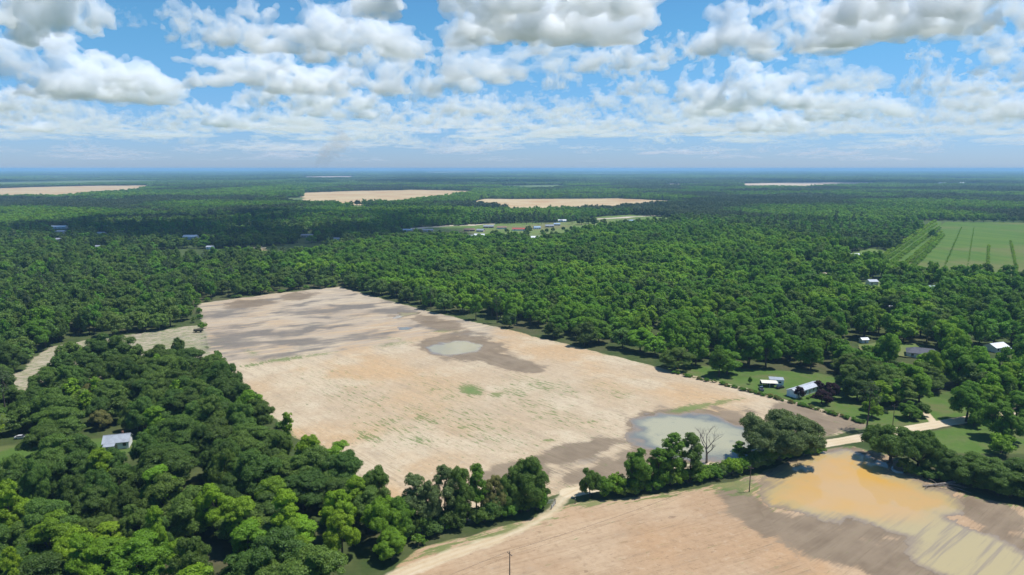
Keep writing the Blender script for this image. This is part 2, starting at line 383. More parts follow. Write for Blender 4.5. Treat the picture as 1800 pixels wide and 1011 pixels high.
    # weeds: thresholded noise, drawn out along the plough rows
    wn_ = k.math('ADD', k.math('MULTIPLY', k.noise(k.scale(RC, (0.14, 0.75, 1)), 1.0, 5, .72), .75), k.math('MULTIPLY', fine, .35))
    g3 = k.math('MULTIPLY', gr, 3.0)
    wd = k.ramp(k.math('ADD', k.math('MULTIPLY', g3, .46), k.math('MULTIPLY_ADD', k.math('SUBTRACT', wn_, .55), 2.6, .57)), .80, 1.05)
    wcol = k.mix(k.ramp(mid, .3, .7), (0.085, 0.155, 0.032), (0.16, 0.19, 0.062))
    wcol = k.mix(k.ramp(g3, .9, 2.2), wcol, k.mix(zb, (0.062, 0.190, 0.026), (0.14, 0.15, 0.055)))
    soil = k.mix(k.math('MULTIPLY', wd, .80), soil, wcol)
    full = k.mix(k.ramp(k.math('ADD', bare, k.math('MULTIPLY', k.math('SUBTRACT', fine, .5), .6)), .3, .7), turf, soil)
    full = k.mix(k.ramp(k.math('ADD', road, k.math('MULTIPLY', k.math('SUBTRACT', fine, .5), .5)), .25, .75), full, rd)
    full = k.mix(1.0, full, (0.845, 0.85, 0.84), 'MULTIPLY')
    rough = k.math('SUBTRACT', .97, k.math('MULTIPLY', mm, .22))
    h = k.math('ADD', k.math('MULTIPLY', rowf, .5), k.math('MULTIPLY', fine, .6))
    return k.done(k.principled(full, rough, .15, normal=k.bump(h, .35, .25)))
g_near = link_mesh('ground', near_ground(), near_ground_material())
tag(g_near, 'bare sandy fields with turf strips and dirt road in the foreground', kind='structure')

# ------------------------------------------------------------------ far ground, to the horizon
def far_ground_material():
    k = NT('far_land'); P = k.pos()
    a = k.noise(P, 0.0011, 4); b = k.noise(P, 0.012, 4); c = k.noise(P, 0.2, 4)
    col = k.mix(k.ramp(b, .35, .65), (0.038, 0.062, 0.020), (0.070, 0.098, 0.032))
    col = k.mix(k.ramp(a, .56, .66, 0, .5), col, (0.10, 0.12, 0.045))
    col = k.mix(k.ramp(c, .4, .7, 0, .5), col, (0.034, 0.045, 0.018))
    return k.done(k.principled(col, .97, .1))
rings = [0, 100, 300, 700, 1500, 3000, 6000, 12000, 24000, 48000]
NS = 96; fv = [(0, 0, 0)]; ff = []
for r in rings[1:]:
    fv += [(r * math.cos(2*math.pi*i/NS), r * math.sin(2*math.pi*i/NS), 0) for i in range(NS)]
for i in range(NS): ff.append((0, 1 + i, 1 + (i+1) % NS))
for k_ in range(len(rings) - 2):
    b0 = 1 + k_*NS; b1 = b0 + NS
    for i in range(NS): ff.append((b0+i, b1+i, b1+(i+1)%NS, b0+(i+1)%NS))
me = bpy.data.meshes.new('terrain'); me.from_pydata(fv, [], ff)
tag(link_mesh('terrain', me, far_ground_material()), 'flat wooded plain stretching to the horizon', kind='structure')

# fields, clearings and roads farther off: flat sheets at their places
FAR = []   # (polygon in photograph pixels, used to keep trees off)
def field_material(name, c1, c2, c3, sc_=(0.004, 0.03, 1), rot=0.0):
    k = NT(name); P = k.pos()
    mp = k.n('ShaderNodeMapping'); mp.inputs['Rotation'].default_value = (0, 0, rot); k.put(mp.inputs['Vector'], P)
    a = k.noise(k.scale(mp.outputs[0], sc_), 1.0, 5, .6); b = k.noise(P, .006, 4); c = k.noise(P, .1, 4)
    col = k.mix(k.ramp(a, .35, .65), tuple(x * .86 for x in c1), tuple(x * .86 for x in c2)); col = k.mix(k.ramp(b, .48, .68, 0, .8), col, tuple(x * .86 for x in c3))
    col = k.mix(k.ramp(c, .45, .75, 0, .25), col, tuple(x * .6 for x in c3))
    return k.done(k.principled(col, .97, .1))
F_TAN = field_material('tan_field', (0.44, 0.315, 0.165), (0.53, 0.425, 0.255), (0.42, 0.255, 0.13))
F_PALE = field_material('pale_field', (0.50, 0.40, 0.28), (0.56, 0.46, 0.34), (0.45, 0.32, 0.21))
F_GREEN = field_material('green_field', (0.10, 0.16, 0.05), (0.135, 0.185, 0.065), (0.13, 0.15, 0.07))
F_LAWN = field_material('meadow', (0.12, 0.185, 0.045), (0.15, 0.205, 0.06), (0.20, 0.165, 0.085), (0.01, 0.02, 1))
F_ORCH = field_material('orchard_floor', (0.070, 0.140, 0.022), (0.105, 0.170, 0.028), (0.150, 0.150, 0.055), (0.075, 0.006, 1), R(-14))
F_ROAD = field_material('far_road', (0.5, 0.43, 0.34), (0.55, 0.47, 0.37), (0.46, 0.4, 0.33))
_zl = [0.30]
def far_field(name, poly, mat, label, kind='structure', keep=True):
    _zl[0] += 0.03
    pts = []
    n = len(poly)
    for i in range(n):
        a, b = G(*poly[i]), G(*poly[(i + 1) % n])
        m = 6
        for j in range(m):
            p = a.lerp(b, j / m)
            d = p.length * 0.004
            rg = random.Random(hash((round(p.x), round(p.y))) & 0xffff)
            p = p + Vector((rg.uniform(-d, d), rg.uniform(-d, d) * 1.5, 0))
            pts.append((p.x, p.y, _zl[0]))
    bm = bmesh.new(); bm.faces.new([bm.verts.new(p) for p in pts]); bmesh.ops.triangulate(bm, faces=bm.faces[:])
    bm.normal_update()
    for f in bm.faces:
        if f.normal.z < 0: f.normal_flip()
    me_ = bpy.data.meshes.new(name); bm.to_mesh(me_); bm.free()
    o = link_mesh(name, me_, mat); tag(o, label, kind=kind)
    if keep: FAR.append(poly)
    return o
far_field('field', [(-60,333),(60,329),(150,327),(262,326),(272,330),(225,338),(90,347),(-60,349)], F_TAN, 'long tan field far off at the left edge')
far_field('field', [(532,339),(620,336),(740,334),(832,336),(830,341),(780,348),(700,359),(630,361),(532,358)], F_TAN, 'tan ploughed field in the distance, left of the two middle ones')
far_field('field', [(815,360),(850,350),(1000,350),(1085,349),(1195,354),(1190,358),(1110,366),(1080,370),(900,369)], F_TAN, 'long reddish tan field in the distance right of centre')
far_field('field', [(1295,323),(1420,320.5),(1545,321),(1540,325),(1420,329.5),(1310,330)], F_PALE, 'pale strip of field near the horizon on the right')
far_field('field', [(1160,324),(1235,322),(1240,326),(1170,327)], F_PALE, 'short pale field strip left of the right-hand horizon strip')
far_field('field', [(1570,323.5),(1800,321.5),(1820,324.5),(1580,326.5)], F_PALE, 'thin pale clearing near the horizon at the right edge')
far_field('field', [(880,327),(980,325),(1010,329),(940,334),(880,331)], F_GREEN, 'green meadow strip beyond the long reddish field')
far_field('field', [(-60,320),(200,317),(340,317.5),(240,323),(100,326),(-60,328)], F_GREEN, 'long green field beyond the tan field at the left')
far_field('field', [(520,311),(620,309.5),(628,313),(540,314)], F_PALE, 'small pale clearing near the horizon below the smoke')
far_field('field', [(1000,305),(1200,304),(1210,306),(1010,307)], F_GREEN, 'thin green strip near the horizon in the middle')
far_field('field', [(740,302.5),(850,302),(850,303.6),(745,304)], F_PALE, 'thin pale strip near the horizon left of centre')
far_field('field', [(500,350),(532,347),(534,358),(640,362),(640,366),(505,357)], F_GREEN, 'narrow green meadow in front of the left tan field')
far_field('clearing', [(715,402),(760,399),(870,394),(1000,391),(1060,381),(1110,378),(1185,384),(1190,394),(1090,403),(1010,416),(975,425),(860,424),(750,420)], F_LAWN, 'bright green farm clearing in the middle distance')
far_field('road', [(716,401.5),(790,397),(868,393.5),(868,395),(790,398.8),(716,404)], F_ROAD, 'pale road along the far side of the farm clearing', keep=False)
far_field('road', [(1035,385.5),(1160,378.5),(1160,380),(1035,387.2)], F_ROAD, 'pale road stretch right of the farm clearing', keep=False)
far_field('clearing', [(1492,446),(1530,438),(1560,440),(1545,458),(1500,462),(1480,466)], F_LAWN, 'small grassy clearing with white shed left of the orchard')
far_field('orchard', [(1560,486),(1600,470),(1640,420),(1655,391),(1720,391),(1900,393),(1950,395),(1950,512),(1800,506),(1690,502),(1600,496)], F_ORCH, 'green orchard floor with mown lanes at the right edge')
far_field('orchard', [(1530,468),(1640,388),(1655,390),(1645,412),(1600,470),(1560,486)], F_ORCH, 'orchard strip planted with slanting tree rows')
far_field('road', [(1405,479),(1440,477),(1475,482),(1475,485),(1440,481),(1405,482.5)], F_ROAD, 'sandy lane glimpsed among trees right of centre', keep=True)
far_field('clearing', [(1495,500),(1530,493),(1560,500),(1545,512),(1500,516)], F_LAWN, 'grassy yard beside the white gabled house among the trees')
far_field('clearing', [(1505,612),(1560,600),(1625,612),(1620,632),(1560,628),(1510,626)], F_LAWN, 'grassy yard left of the grey roofed house')
far_field('clearing', [(280,402),(305,398),(320,403),(318,416),(285,416)], F_LAWN, 'small yard by far white houses at the left', keep=False)
far_field('clearing', [(365,441),(400,438),(405,446),(370,449)], F_LAWN, 'small grassy clearing in the left woods')
far_field('clearing', [(440,436),(462,434),(466,441),(442,443)], F_TAN, 'small bare clearing in the left woods')

for (u0, u1, v_, h_, mt, lb) in [(60,190,312.5,1.4,F_PALE,'thin pale strip low on the far left horizon'),(330,470,307,1.2,F_GREEN,'thin green strip left of the smoke'),(640,760,316,1.6,F_GREEN,'thin green strip beyond the left middle field'),
        (1240,1330,312,1.3,F_PALE,'thin pale strip right of the centre horizon'),(1430,1560,309,1.2,F_GREEN,'thin green strip on the right horizon'),(1620,1760,314,1.5,F_GREEN,'green strip before the far right clearing'),(260,345,322,1.6,F_TAN,'short tan strip right of the left tan field'),(880,930,312,1.2,F_TAN,'short tan strip in the middle horizon')]:
    far_field('field', [(u0, v_), ((u0 + u1) / 2, v_ - h_ * .4), (u1, v_ - h_ * .2), (u1 - 10, v_ + h_), (u0 + 14, v_ + h_ * 1.3)], mt, lb)

# ------------------------------------------------------------------ standing water
def pond(name, poly, mat, label, z, cell=0.9, rowd=None, fade=None):
    W = wpoly(poly); xs = [p[0] for p in W]; ys = [p[1] for p in W]
    xa = np.arange(min(xs) - 6, max(xs) + 6, cell); ya = np.arange(min(ys) - 6, max(ys) + 6, cell)
    X, Y = np.meshgrid(xa, ya); X = X.ravel(); Y = Y.ravel()
    sd = polysd(X, Y, W) + (fbm(X / 11, Y / 11, 61) - .5) * 11 + (fbm(X / 4, Y / 4, 62) - .5) * 4
    al = X * rowd.x + Y * rowd.y; ac = -X * rowd.y + Y * rowd.x
    nx, ny = len(xa), len(ya); idx = np.arange(nx*ny).reshape(ny, nx)
    q = np.stack([idx[:-1, :-1], idx[:-1, 1:], idx[1:, 1:], idx[1:, :-1]], -1).reshape(-1, 4)
    q = q[(sd[q] > -5).any(1)]
    used = np.unique(q); remap = -np.ones(nx*ny, int); remap[used] = np.arange(len(used)); q = remap[q]
    me_ = bpy.data.meshes.new(name); me_.vertices.add(len(used))
    me_.vertices.foreach_set('co', np.stack([X[used], Y[used], 0*used + z], -1).astype('f').ravel())
    me_.loops.add(q.size); me_.loops.foreach_set('vertex_index', q.ravel().astype('i'))
    me_.polygons.add(len(q)); me_.polygons.foreach_set('loop_start', (np.arange(len(q))*4).astype('i')); me_.update(calc_edges=True)
    a = me_.attributes.new('inside', 'FLOAT', 'POINT'); a.data.foreach_set('value', sd[used].astype('f'))
    a = me_.attributes.new('rowco', 'FLOAT_VECTOR', 'POINT'); a.data.foreach_set('vector', np.stack([al[used], ac[used], 0*al[used]], -1).astype('f').ravel())
    if fade:
        pu, pv, _ = project(X[used], Y[used]); a = me_.attributes.new('thin', 'FLOAT', 'POINT'); a.data.foreach_set('value', fade(pu, pv).astype('f'))
    o = link_mesh(name, me_, mat); tag(o, label, kind='structure'); return o
def water_material(name, deep, deep2, shallow, width, comb, rim=3.5):
    k = NT(name); P = k.pos(); RC = k.attr('rowco', 'Vector'); sd = k.attr('inside', 'Fac')
    st = k.noise(k.scale(RC, (0.05, 0.9, 1)), 1.0, 4, .65); n = k.noise(P, .06, 4); f = k.noise(P, .8, 4, .7)
    e = k.math('ADD', sd, k.math('MULTIPLY', k.math('SUBTRACT', st, .5), comb)); e = k.math('ADD', e, k.math('MULTIPLY', k.math('SUBTRACT', f, .5), 2.0))
    al = k.ramp(e, -.12, .12)
    dm = k.math('ADD', k.math('DIVIDE', e, width), k.math('MULTIPLY', k.math('SUBTRACT', n, .5), 1.1))
    col = k.mix(k.ramp(dm, .1, 1.0), shallow, k.mix(k.ramp(k.noise(P, .022, 3), .42, .6), deep, deep2))
    thin = k.attr('thin', 'Fac')
    col = k.mix(k.ramp(k.noise(P, .16, 5, .7), .56, .70, 0, .45), col, shallow)
    col = k.mix(thin, col, (0.44, 0.36, 0.185))
    col = k.mix(k.math('MULTIPLY', k.math('MULTIPLY', thin, .75), k.ramp(k.noise(k.scale(RC, (0.02, .42, 1)), 1.0, 4, .6), .50, .68)), col, (0.27, 0.215, 0.165))
    col = k.mix(k.ramp(e, 0.0, rim), (0.29, 0.225, 0.155), col)
    col = k.mix(1.0, col, (0.83, 0.825, 0.83), 'MULTIPLY')
    p = k.principled(col, .06, .5, normal=k.bump(k.noise(P, 1.2, 2), .06, .02), ior=1.33)
    tr = k.n('ShaderNodeBsdfTransparent'); ms = k.n('ShaderNodeMixShader'); k.put(ms.inputs[0], al)
    k.t.links.new(tr.outputs[0], ms.inputs[1]); k.t.links.new(p, ms.inputs[2]); return k.done(ms.outputs[0])
W_A = water_material('pale_flood_water', (0.40, 0.375, 0.24), (0.34, 0.33, 0.22), (0.16, 0.17, 0.155), 9.0, 3.0)
W_B = water_material('muddy_flood_water', (0.57, 0.335, 0.085), (0.53, 0.345, 0.150), (0.43, 0.34, 0.165), 12.0, 8.0, 5.5)
W_C = water_material('cream_puddle_water', (0.36, 0.32, 0.20), (0.40, 0.35, 0.21), (0.30, 0.28, 0.22), 4.0, 2.0)
W_D = water_material('dull_ochre_water', (0.41, 0.36, 0.20), (0.43, 0.365, 0.19), (0.33, 0.28, 0.18), 9.0, 22.0, 1.2)
pond('pond', [(1112,738),(1160,729),(1230,728),(1270,735),(1305,750),(1345,764),(1350,790),(1300,808),(1240,810),(1170,806),(1125,790),(1108,765)], W_A, 'pale shallow flood pond behind the hedgerow and dead tree', .29, rowd=DA)
pond('puddle', [(752,612),(775,603),(820,601),(852,607),(850,616),(825,624),(790,627),(760,622)], W_C, 'cream coloured puddle in the middle of the sandy field', .29, rowd=DA)
pond('puddle', [(690,556),(705,551),(735,549),(738,553),(715,558),(698,560)], W_C, 'small ochre puddle near the grove edge, above the cream one', .29, rowd=DA)
pond('puddle', [(700,576),(716,574),(728,577),(718,580),(704,580)], W_A, 'tiny grey puddle between the two field puddles', .29, rowd=DA2)
pond('pond', [(1358,835),(1400,808),(1440,797),(1490,792),(1530,803),(1580,830),(1640,852),(1690,875),(1700,898),(1676,912),(1700,922),(1760,950),(1830,985),(1900,1040),
     (1800,1060),(1700,1040),(1620,1000),(1590,968),(1600,945),(1540,932),(1480,920),(1400,900),(1350,885),(1345,868)],
     W_B, 'orange-brown flood water covering the near right field', .29, rowd=DP, fade=lambda u_, v_: sstep(890, 940, v_ + (u_ - 1600) * .12))
print('ground', time.time() - T0)

# ------------------------------------------------------------------ trees
def leaf_quads(rng, centers, radii, nper, leaf, outward_c, flat=.78, spread=.5):
    """many small leaf-spray faces on the shells of leaf clumps"""
    V = []
    for c, r, n in zip(centers, radii, nper):
        d = rng.normal(size=(n, 3)); d /= np.linalg.norm(d, axis=1)[:, None]
        ow = c - outward_c; ow = ow / (np.linalg.norm(ow) + 1e-6)
        d = d + ow * spread + np.array([0, 0, .30]); d /= np.linalg.norm(d, axis=1)[:, None]
        p = c + d * (r * rng.uniform(.62, 1.08, (n, 1))) * np.array([1, 1, flat])
        nn = d * .9 + rng.normal(size=(n, 3)) * .36 + np.array([0, 0, .30]); nn /= np.linalg.norm(nn, axis=1)[:, None]
        t = np.cross(nn, rng.normal(size=(n, 3))); t /= np.linalg.norm(t, axis=1)[:, None]
        b = np.cross(nn, t)
        s = leaf * rng.uniform(.55, 1.25, (n, 1)); a = s * rng.uniform(.5, .85, (n, 1))
        k1 = rng.uniform(.5, 1.1, (n, 1)); k2 = rng.uniform(.5, 1.1, (n, 1))
        V.append(np.stack([p - t*s*.5, p + b*a*.5*k1, p + t*s*.5, p - b*a*.5*k2], 1))
    return np.concatenate(V).reshape(-1, 3)
def quads_mesh(name, V):
    n = len(V) // 4
    me_ = bpy.data.meshes.new(name); me_.vertices.add(len(V)); me_.vertices.foreach_set('co', V.astype('f').ravel())
    me_.loops.add(len(V)); me_.loops.foreach_set('vertex_index', np.arange(len(V), dtype='i'))
    me_.polygons.add(n); me_.polygons.foreach_set('loop_start', (np.arange(n) * 4).astype('i')); me_.update(calc_edges=True)
    me_.materials.append(M_LEAF); return me_
# unit trees: width 1, height 1 (both are scaled to metres afterwards, so shapes are made in metres and divided)
STY = {  # W, H, crown base share, lobes, lobe radius share, clumps per lobe, height of the crown's widest part
    'pecan':  dict(W=13., H=15., b=.09, nl=13, lr=(.15, .24), nc=11, up=.62),
    'oak':    dict(W=15., H=14., b=.06, nl=15, lr=(.14, .22), nc=12, up=.60),
    'gum':    dict(W=9.,  H=16., b=.07, nl=13, lr=(.17, .27), nc=9, up=.52),
    'live':   dict(W=30., H=17., b=.24, nl=34, lr=(.09, .14), nc=11, up=.60),
    'pine':   dict(W=8.,  H=20., b=.40, nl=16, lr=(.13, .20), nc=5, up=.45),
    'bush':   dict(W=7.,  H=5.,  b=.00, nl=8, lr=(.17, .28), nc=8, up=.45),
}
def crown_and_trunk(style, seed, lod):
    S = STY[style]; rng = np.random.default_rng(seed * 97 + len(style) * 7 + 3); rr = random.Random(seed * 31 + len(style))
    W, Ht = S['W'], S['H']; zb = S['b'] * Ht; zc = zb + (Ht - zb) * (1 - S['up']); c0 = np.array([0, 0, zc])
    nl = S['nl']; nc = {0: S['nc'], 1: max(4, S['nc'] // 2), 2: 2}[lod]
    cen = []; rad = []; lob = []
    ga = math.pi * (3 - math.sqrt(5)); tw = rr.uniform(0, 6); ax, ay = rng.uniform(.82, 1.05), rng.uniform(.82, 1.05)
    for i in range(nl):
        if i > 2 and rng.random() < .10: continue
        z = 1 - (i + .5) / nl * 1.66; ph = tw + ga * i + rng.uniform(-.5, .5)
        q = math.sqrt(max(0, 1 - z * z)); d = np.array([q * math.cos(ph) * ax, q * math.sin(ph) * ay, z])
        e = rng.uniform(.42, .70) if rng.random() < .18 else rng.uniform(.80, 1.06)
        L = W * rng.uniform(*S['lr']); up = (Ht - zc) if d[2] > 0 else (zc - zb)
        if style == 'pine': d = d * np.array([1 - .6 * max(d[2], 0), 1 - .6 * max(d[2], 0), 1])
        if style == 'gum': d = d * np.array([1 - .3 * max(d[2], 0), 1 - .3 * max(d[2], 0), 1])
        c = c0 + d * e * np.array([W/2 - L*.85, W/2 - L*.85, max(up - L*.75, .3)]); lob.append((c, L))
        ow = c - c0; ow = ow / (np.linalg.norm(ow) + 1e-6)
        t2 = rr.uniform(0, 6)
        for j in range(nc):
            zz = 1 - (j + .5) / nc * 1.55; p2 = t2 + ga * j; q2 = math.sqrt(max(0, 1 - zz * zz))
            dd_ = np.array([q2 * math.cos(p2), q2 * math.sin(p2), zz]) + ow * .35 + rng.normal(size=3) * .15; dd_ /= np.linalg.norm(dd_)
            r = L * rng.uniform(.34, .54) * {0: 1, 1: 1.25, 2: 1.75}[lod]
            cen.append(c + dd_ * (L - r * .55) * rng.uniform(.75, 1.08) * np.array([1, 1, .82])); rad.append(r)
    cen = np.array(cen); rad = np.array(rad)
    cen[:, 2] = np.maximum(cen[:, 2], zb + rad * .3)
    leaf = {0: {'live': .50, 'bush': .34, 'pine': .45}.get(style, .38), 1: .95, 2: 1.75}[lod]
    dens = {0: 1.9, 1: 1.9, 2: 1.5}[lod] * (.6 if style == 'pine' else 1.0)
    nper = np.maximum(6, (dens * 4 * math.pi * rad ** 2 * .6 / (leaf * leaf * .6)).astype(int))
    V = leaf_quads(rng, cen, rad, nper, leaf, c0)
    cube = np.array([(-1,-1,-1),(1,-1,-1),(1,1,-1),(-1,1,-1),(-1,-1,1),(1,-1,1),(1,1,1),(-1,1,1)]) * np.array([.62, .62, .5])
    cf = [(0,3,2,1),(4,5,6,7),(0,1,5,4),(1,2,6,5),(2,3,7,6),(3,0,4,7)]
    if style != 'pine':                               # unseen box added inside each lobe, stops light leaking through the crown
        core = [(c + (cube * rng.uniform(.8, 1.1, (8, 3))) * L * .72)[list(f)] for c, L in lob for f in cf]
        V = np.concatenate([V, np.array(core).reshape(-1, 3)])
    V[:, 2] = np.maximum(V[:, 2], 0.05)
    tb = MB()
    if style == 'bush':
        for i in range(4):
            a = rr.uniform(0, 6.28); tb.tube([(.1*math.cos(a), .1*math.sin(a), -.2), (.6*math.cos(a), .6*math.sin(a), Ht*.45), (1.1*math.cos(a), 1.1*math.sin(a), Ht*.7)], [.09, .06, .03], 4)
    else:
        r0 = {'live': .95, 'pine': .28, 'gum': .28}.get(style, .42)
        zt = Ht * {'live': .22, 'pine': .93, 'gum': .75}.get(style, .42)
        bx_ = rr.uniform(-.4, .4); by_ = rr.uniform(-.4, .4)
        tb.tube([(0, 0, -.3), (0, 0, .5), (bx_*.5, by_*.5, zt*.5), (bx_, by_, zt)], [r0*1.5, r0, r0*.8, r0*(.55 if style not in ('pine', 'gum') else .15)], 7 if lod == 0 else 4)
        if lod == 0:
            pick = [cen[i] for i in rng.choice(len(cen), min(len(cen), 16 if style == 'live' else 11), replace=False)]
            for c in pick:
                z0 = zt * (rr.uniform(.5, .95) if style in ('pine', 'gum') else rr.uniform(.72, 1.0)); f0 = z0 / zt
                s_ = Vector((bx_*f0, by_*f0, z0)); e_ = Vector(c); m_ = s_.lerp(e_, .5) + Vector((0, 0, -.06*(e_-s_).length if style == 'live' else .05*(e_-s_).length))
                tb.tube([s_, m_, e_], [r0*.42, r0*.27, r0*.08], 5, False)
    sv = np.array([1/W, 1/W, 1/Ht])
    cm = quads_mesh(style + '_crown', V * sv)
    tb.v = [tuple(np.array(p) * sv) for p in tb.v]
    tm = tb.mesh(style + '_trunk'); tm.materials.append(M_BARK)
    if lod == 0:
        return cm, tm
    # one mesh with both materials for the mass of the woods
    bm = bmesh.new(); bm.from_mesh(cm); nf = len(bm.faces); bm.from_mesh(tm); bm.faces.ensure_lookup_table()
    for f in bm.faces[nf:]: f.material_index = 1
    jm = bpy.data.meshes.new(style + '_tree'); bm.to_mesh(jm); bm.free(); jm.materials.append(M_LEAF); jm.materials.append(M_BARK)
    return jm
NVAR = {'pecan': 5, 'oak': 5, 'gum': 3, 'live': 2, 'pine': 2, 'bush': 3}
NEAR = {s: [crown_and_trunk(s, i, 0) for i in range(n)] for s, n in NVAR.items()}
FORMS = []           # (style, lod) -> list of indices into the collection
forms_col = bpy.data.collections.new('tree_forms')
FIDX = {}
def add_form(me_, key):
    o = bpy.data.objects.new('form_%03d' % len(FORMS), me_); forms_col.objects.link(o)
    FIDX.setdefault(key, []).append(len(FORMS)); FORMS.append(o)
for s in ('pecan', 'oak', 'gum', 'pine', 'bush', 'live'):
    for i in range(3 if s in ('pecan', 'oak') else 2):
        add_form(crown_and_trunk(s, 40 + i, 1), (s, 1))
    for i in range(3 if s in ('pecan', 'oak') else 1):
        add_form(crown_and_trunk(s, 60 + i, 2), (s, 2))
def canopy_patch(seed):
    """a piece of far woodland canopy: crowns side by side, unit width 1, unit height 1"""
    rng = np.random.default_rng(seed); V = []
    n = 26
    for i in range(n):
        a = rng.uniform(0, 6.28); r = math.sqrt(rng.random()) * .46; h = rng.uniform(.62, .98)
        V.append(np.array([r*math.cos(a), r*math.sin(a), h]))
    cen = np.array(V)
    out = []
    for c in cen:
        m = 22; d = rng.normal(size=(m, 3)); d[:, 2] = np.abs(d[:, 2]); d /= np.linalg.norm(d, axis=1)[:, None]
        p = c + d * np.array([.10, .10, .30]) - np.array([0, 0, .28]); nn = d + rng.normal(size=(m, 3)) * .35; nn /= np.linalg.norm(nn, axis=1)[:, None]
        t = np.cross(nn, rng.normal(size=(m, 3))); t /= np.linalg.norm(t, axis=1)[:, None]; b = np.cross(nn, t)
        s = rng.uniform(.05, .09, (m, 1)); sx = np.array([1, 1, 2.2])
        out.append(np.stack([p - t*s*sx, p + b*s*sx, p + t*s*sx, p - b*s*sx], 1))
    V = np.concatenate(out).reshape(-1, 3)
    return quads_mesh('canopy', V)
for i in range(4): add_form(canopy_patch(i), ('patch', 3))
print('forms', time.time() - T0)

# colours of foliage (surface colours, linear)
LC = {'pecan': (0.116, 0.244, 0.018), 'pecan2': (0.165, 0.300, 0.018), 'oak': (0.082, 0.145, 0.024), 'oak2': (0.112, 0.190, 0.030), 'gum': (0.195, 0.315, 0.016),
      'gum2': (0.165, 0.290, 0.018), 'live': (0.120, 0.168, 0.050), 'pine': (0.076, 0.112, 0.042), 'hedge': (0.118, 0.228, 0.020), 'far': (0.108, 0.200, 0.030),
      'grey': (0.135, 0.190, 0.060), 'plum': (0.036, 0.013, 0.018), 'khaki': (0.20, 0.200, 0.058)}
rnd = random.Random(7)
def vary(c, a=.14, rg=rnd):
    k = 1 + rg.uniform(-a, a); return (c[0]*k*(1+rg.uniform(-.12, .12)), c[1]*k, c[2]*k*(1+rg.uniform(-.1, .1)))
KIND_NAME = {'pecan': 'pecan_tree', 'oak': 'oak_tree', 'gum': 'sweetgum_tree', 'live': 'live_oak', 'pine': 'pine_tree', 'bush': 'shrub'}
KIND_CAT = {'bush': 'shrub'}
def plant(style, x, y, W, Hh, col, label, group=None, rz=None, name=None, z=.2, var=None):
    rz = rnd.uniform(0, 6.28) if rz is None else rz
    cm, tm = NEAR[style][rnd.randrange(NVAR[style]) if var is None else var]
    o = empty(name or KIND_NAME[style], (x, y, z), rz); o.scale = (W, W, Hh)
    tag(o, label, KIND_CAT.get(style, 'tree'), group)
    c = link_mesh('crown', cm, None, o); c['leafcol'] = col
    link_mesh('trunk', tm, None, o)
    return o

# houses that must stay visible: (u, v, clear half width m, clear length m toward the camera)
CLEAR = []

# ------------------------------------------------------------------ buildings
def roof_mat(name, c, rough=.5, metal=0.0, seams=True):
    k = NT(name); O = k.obj()
    n = k.noise(O, .6, 4); w = k.n('ShaderNodeTexWave'); w.inputs['Scale'].default_value = .9; w.bands_direction = 'X'; k.put(w.inputs['Vector'], O)
    col = k.mix(k.ramp(n, .35, .7), c, tuple(x * .8 for x in c))
    if seams: col = k.mix(k.ramp(w.outputs['Fac'], .8, .95, 0, .35), col, tuple(x * .55 for x in c))
    return k.done(k.principled(col, rough, .35, metal))
RF_METAL = roof_mat('metal_roof', (0.38, 0.41, 0.45), .42, .25); RF_WHITE = roof_mat('white_roof', (0.68, 0.70, 0.72), .45)
RF_GREY = roof_mat('grey_shingle_roof', (0.24, 0.26, 0.30), .85, seams=False); RF_PALE = roof_mat('weathered_grey_roof', (0.42, 0.45, 0.50), .7, seams=False)
RF_SLATE = roof_mat('slate_roof', (0.085, 0.09, 0.11), .8, seams=False); RF_TEAL = roof_mat('pale_teal_roof', (0.30, 0.42, 0.44), .5)
RF_RED = roof_mat('red_roof', (0.36, 0.075, 0.05), .55); RF_BROWN = roof_mat('brown_roof', (0.22, 0.14, 0.105), .8, seams=False)
RF_BLUE = roof_mat('blue_grey_roof', (0.26, 0.36, 0.46), .5)
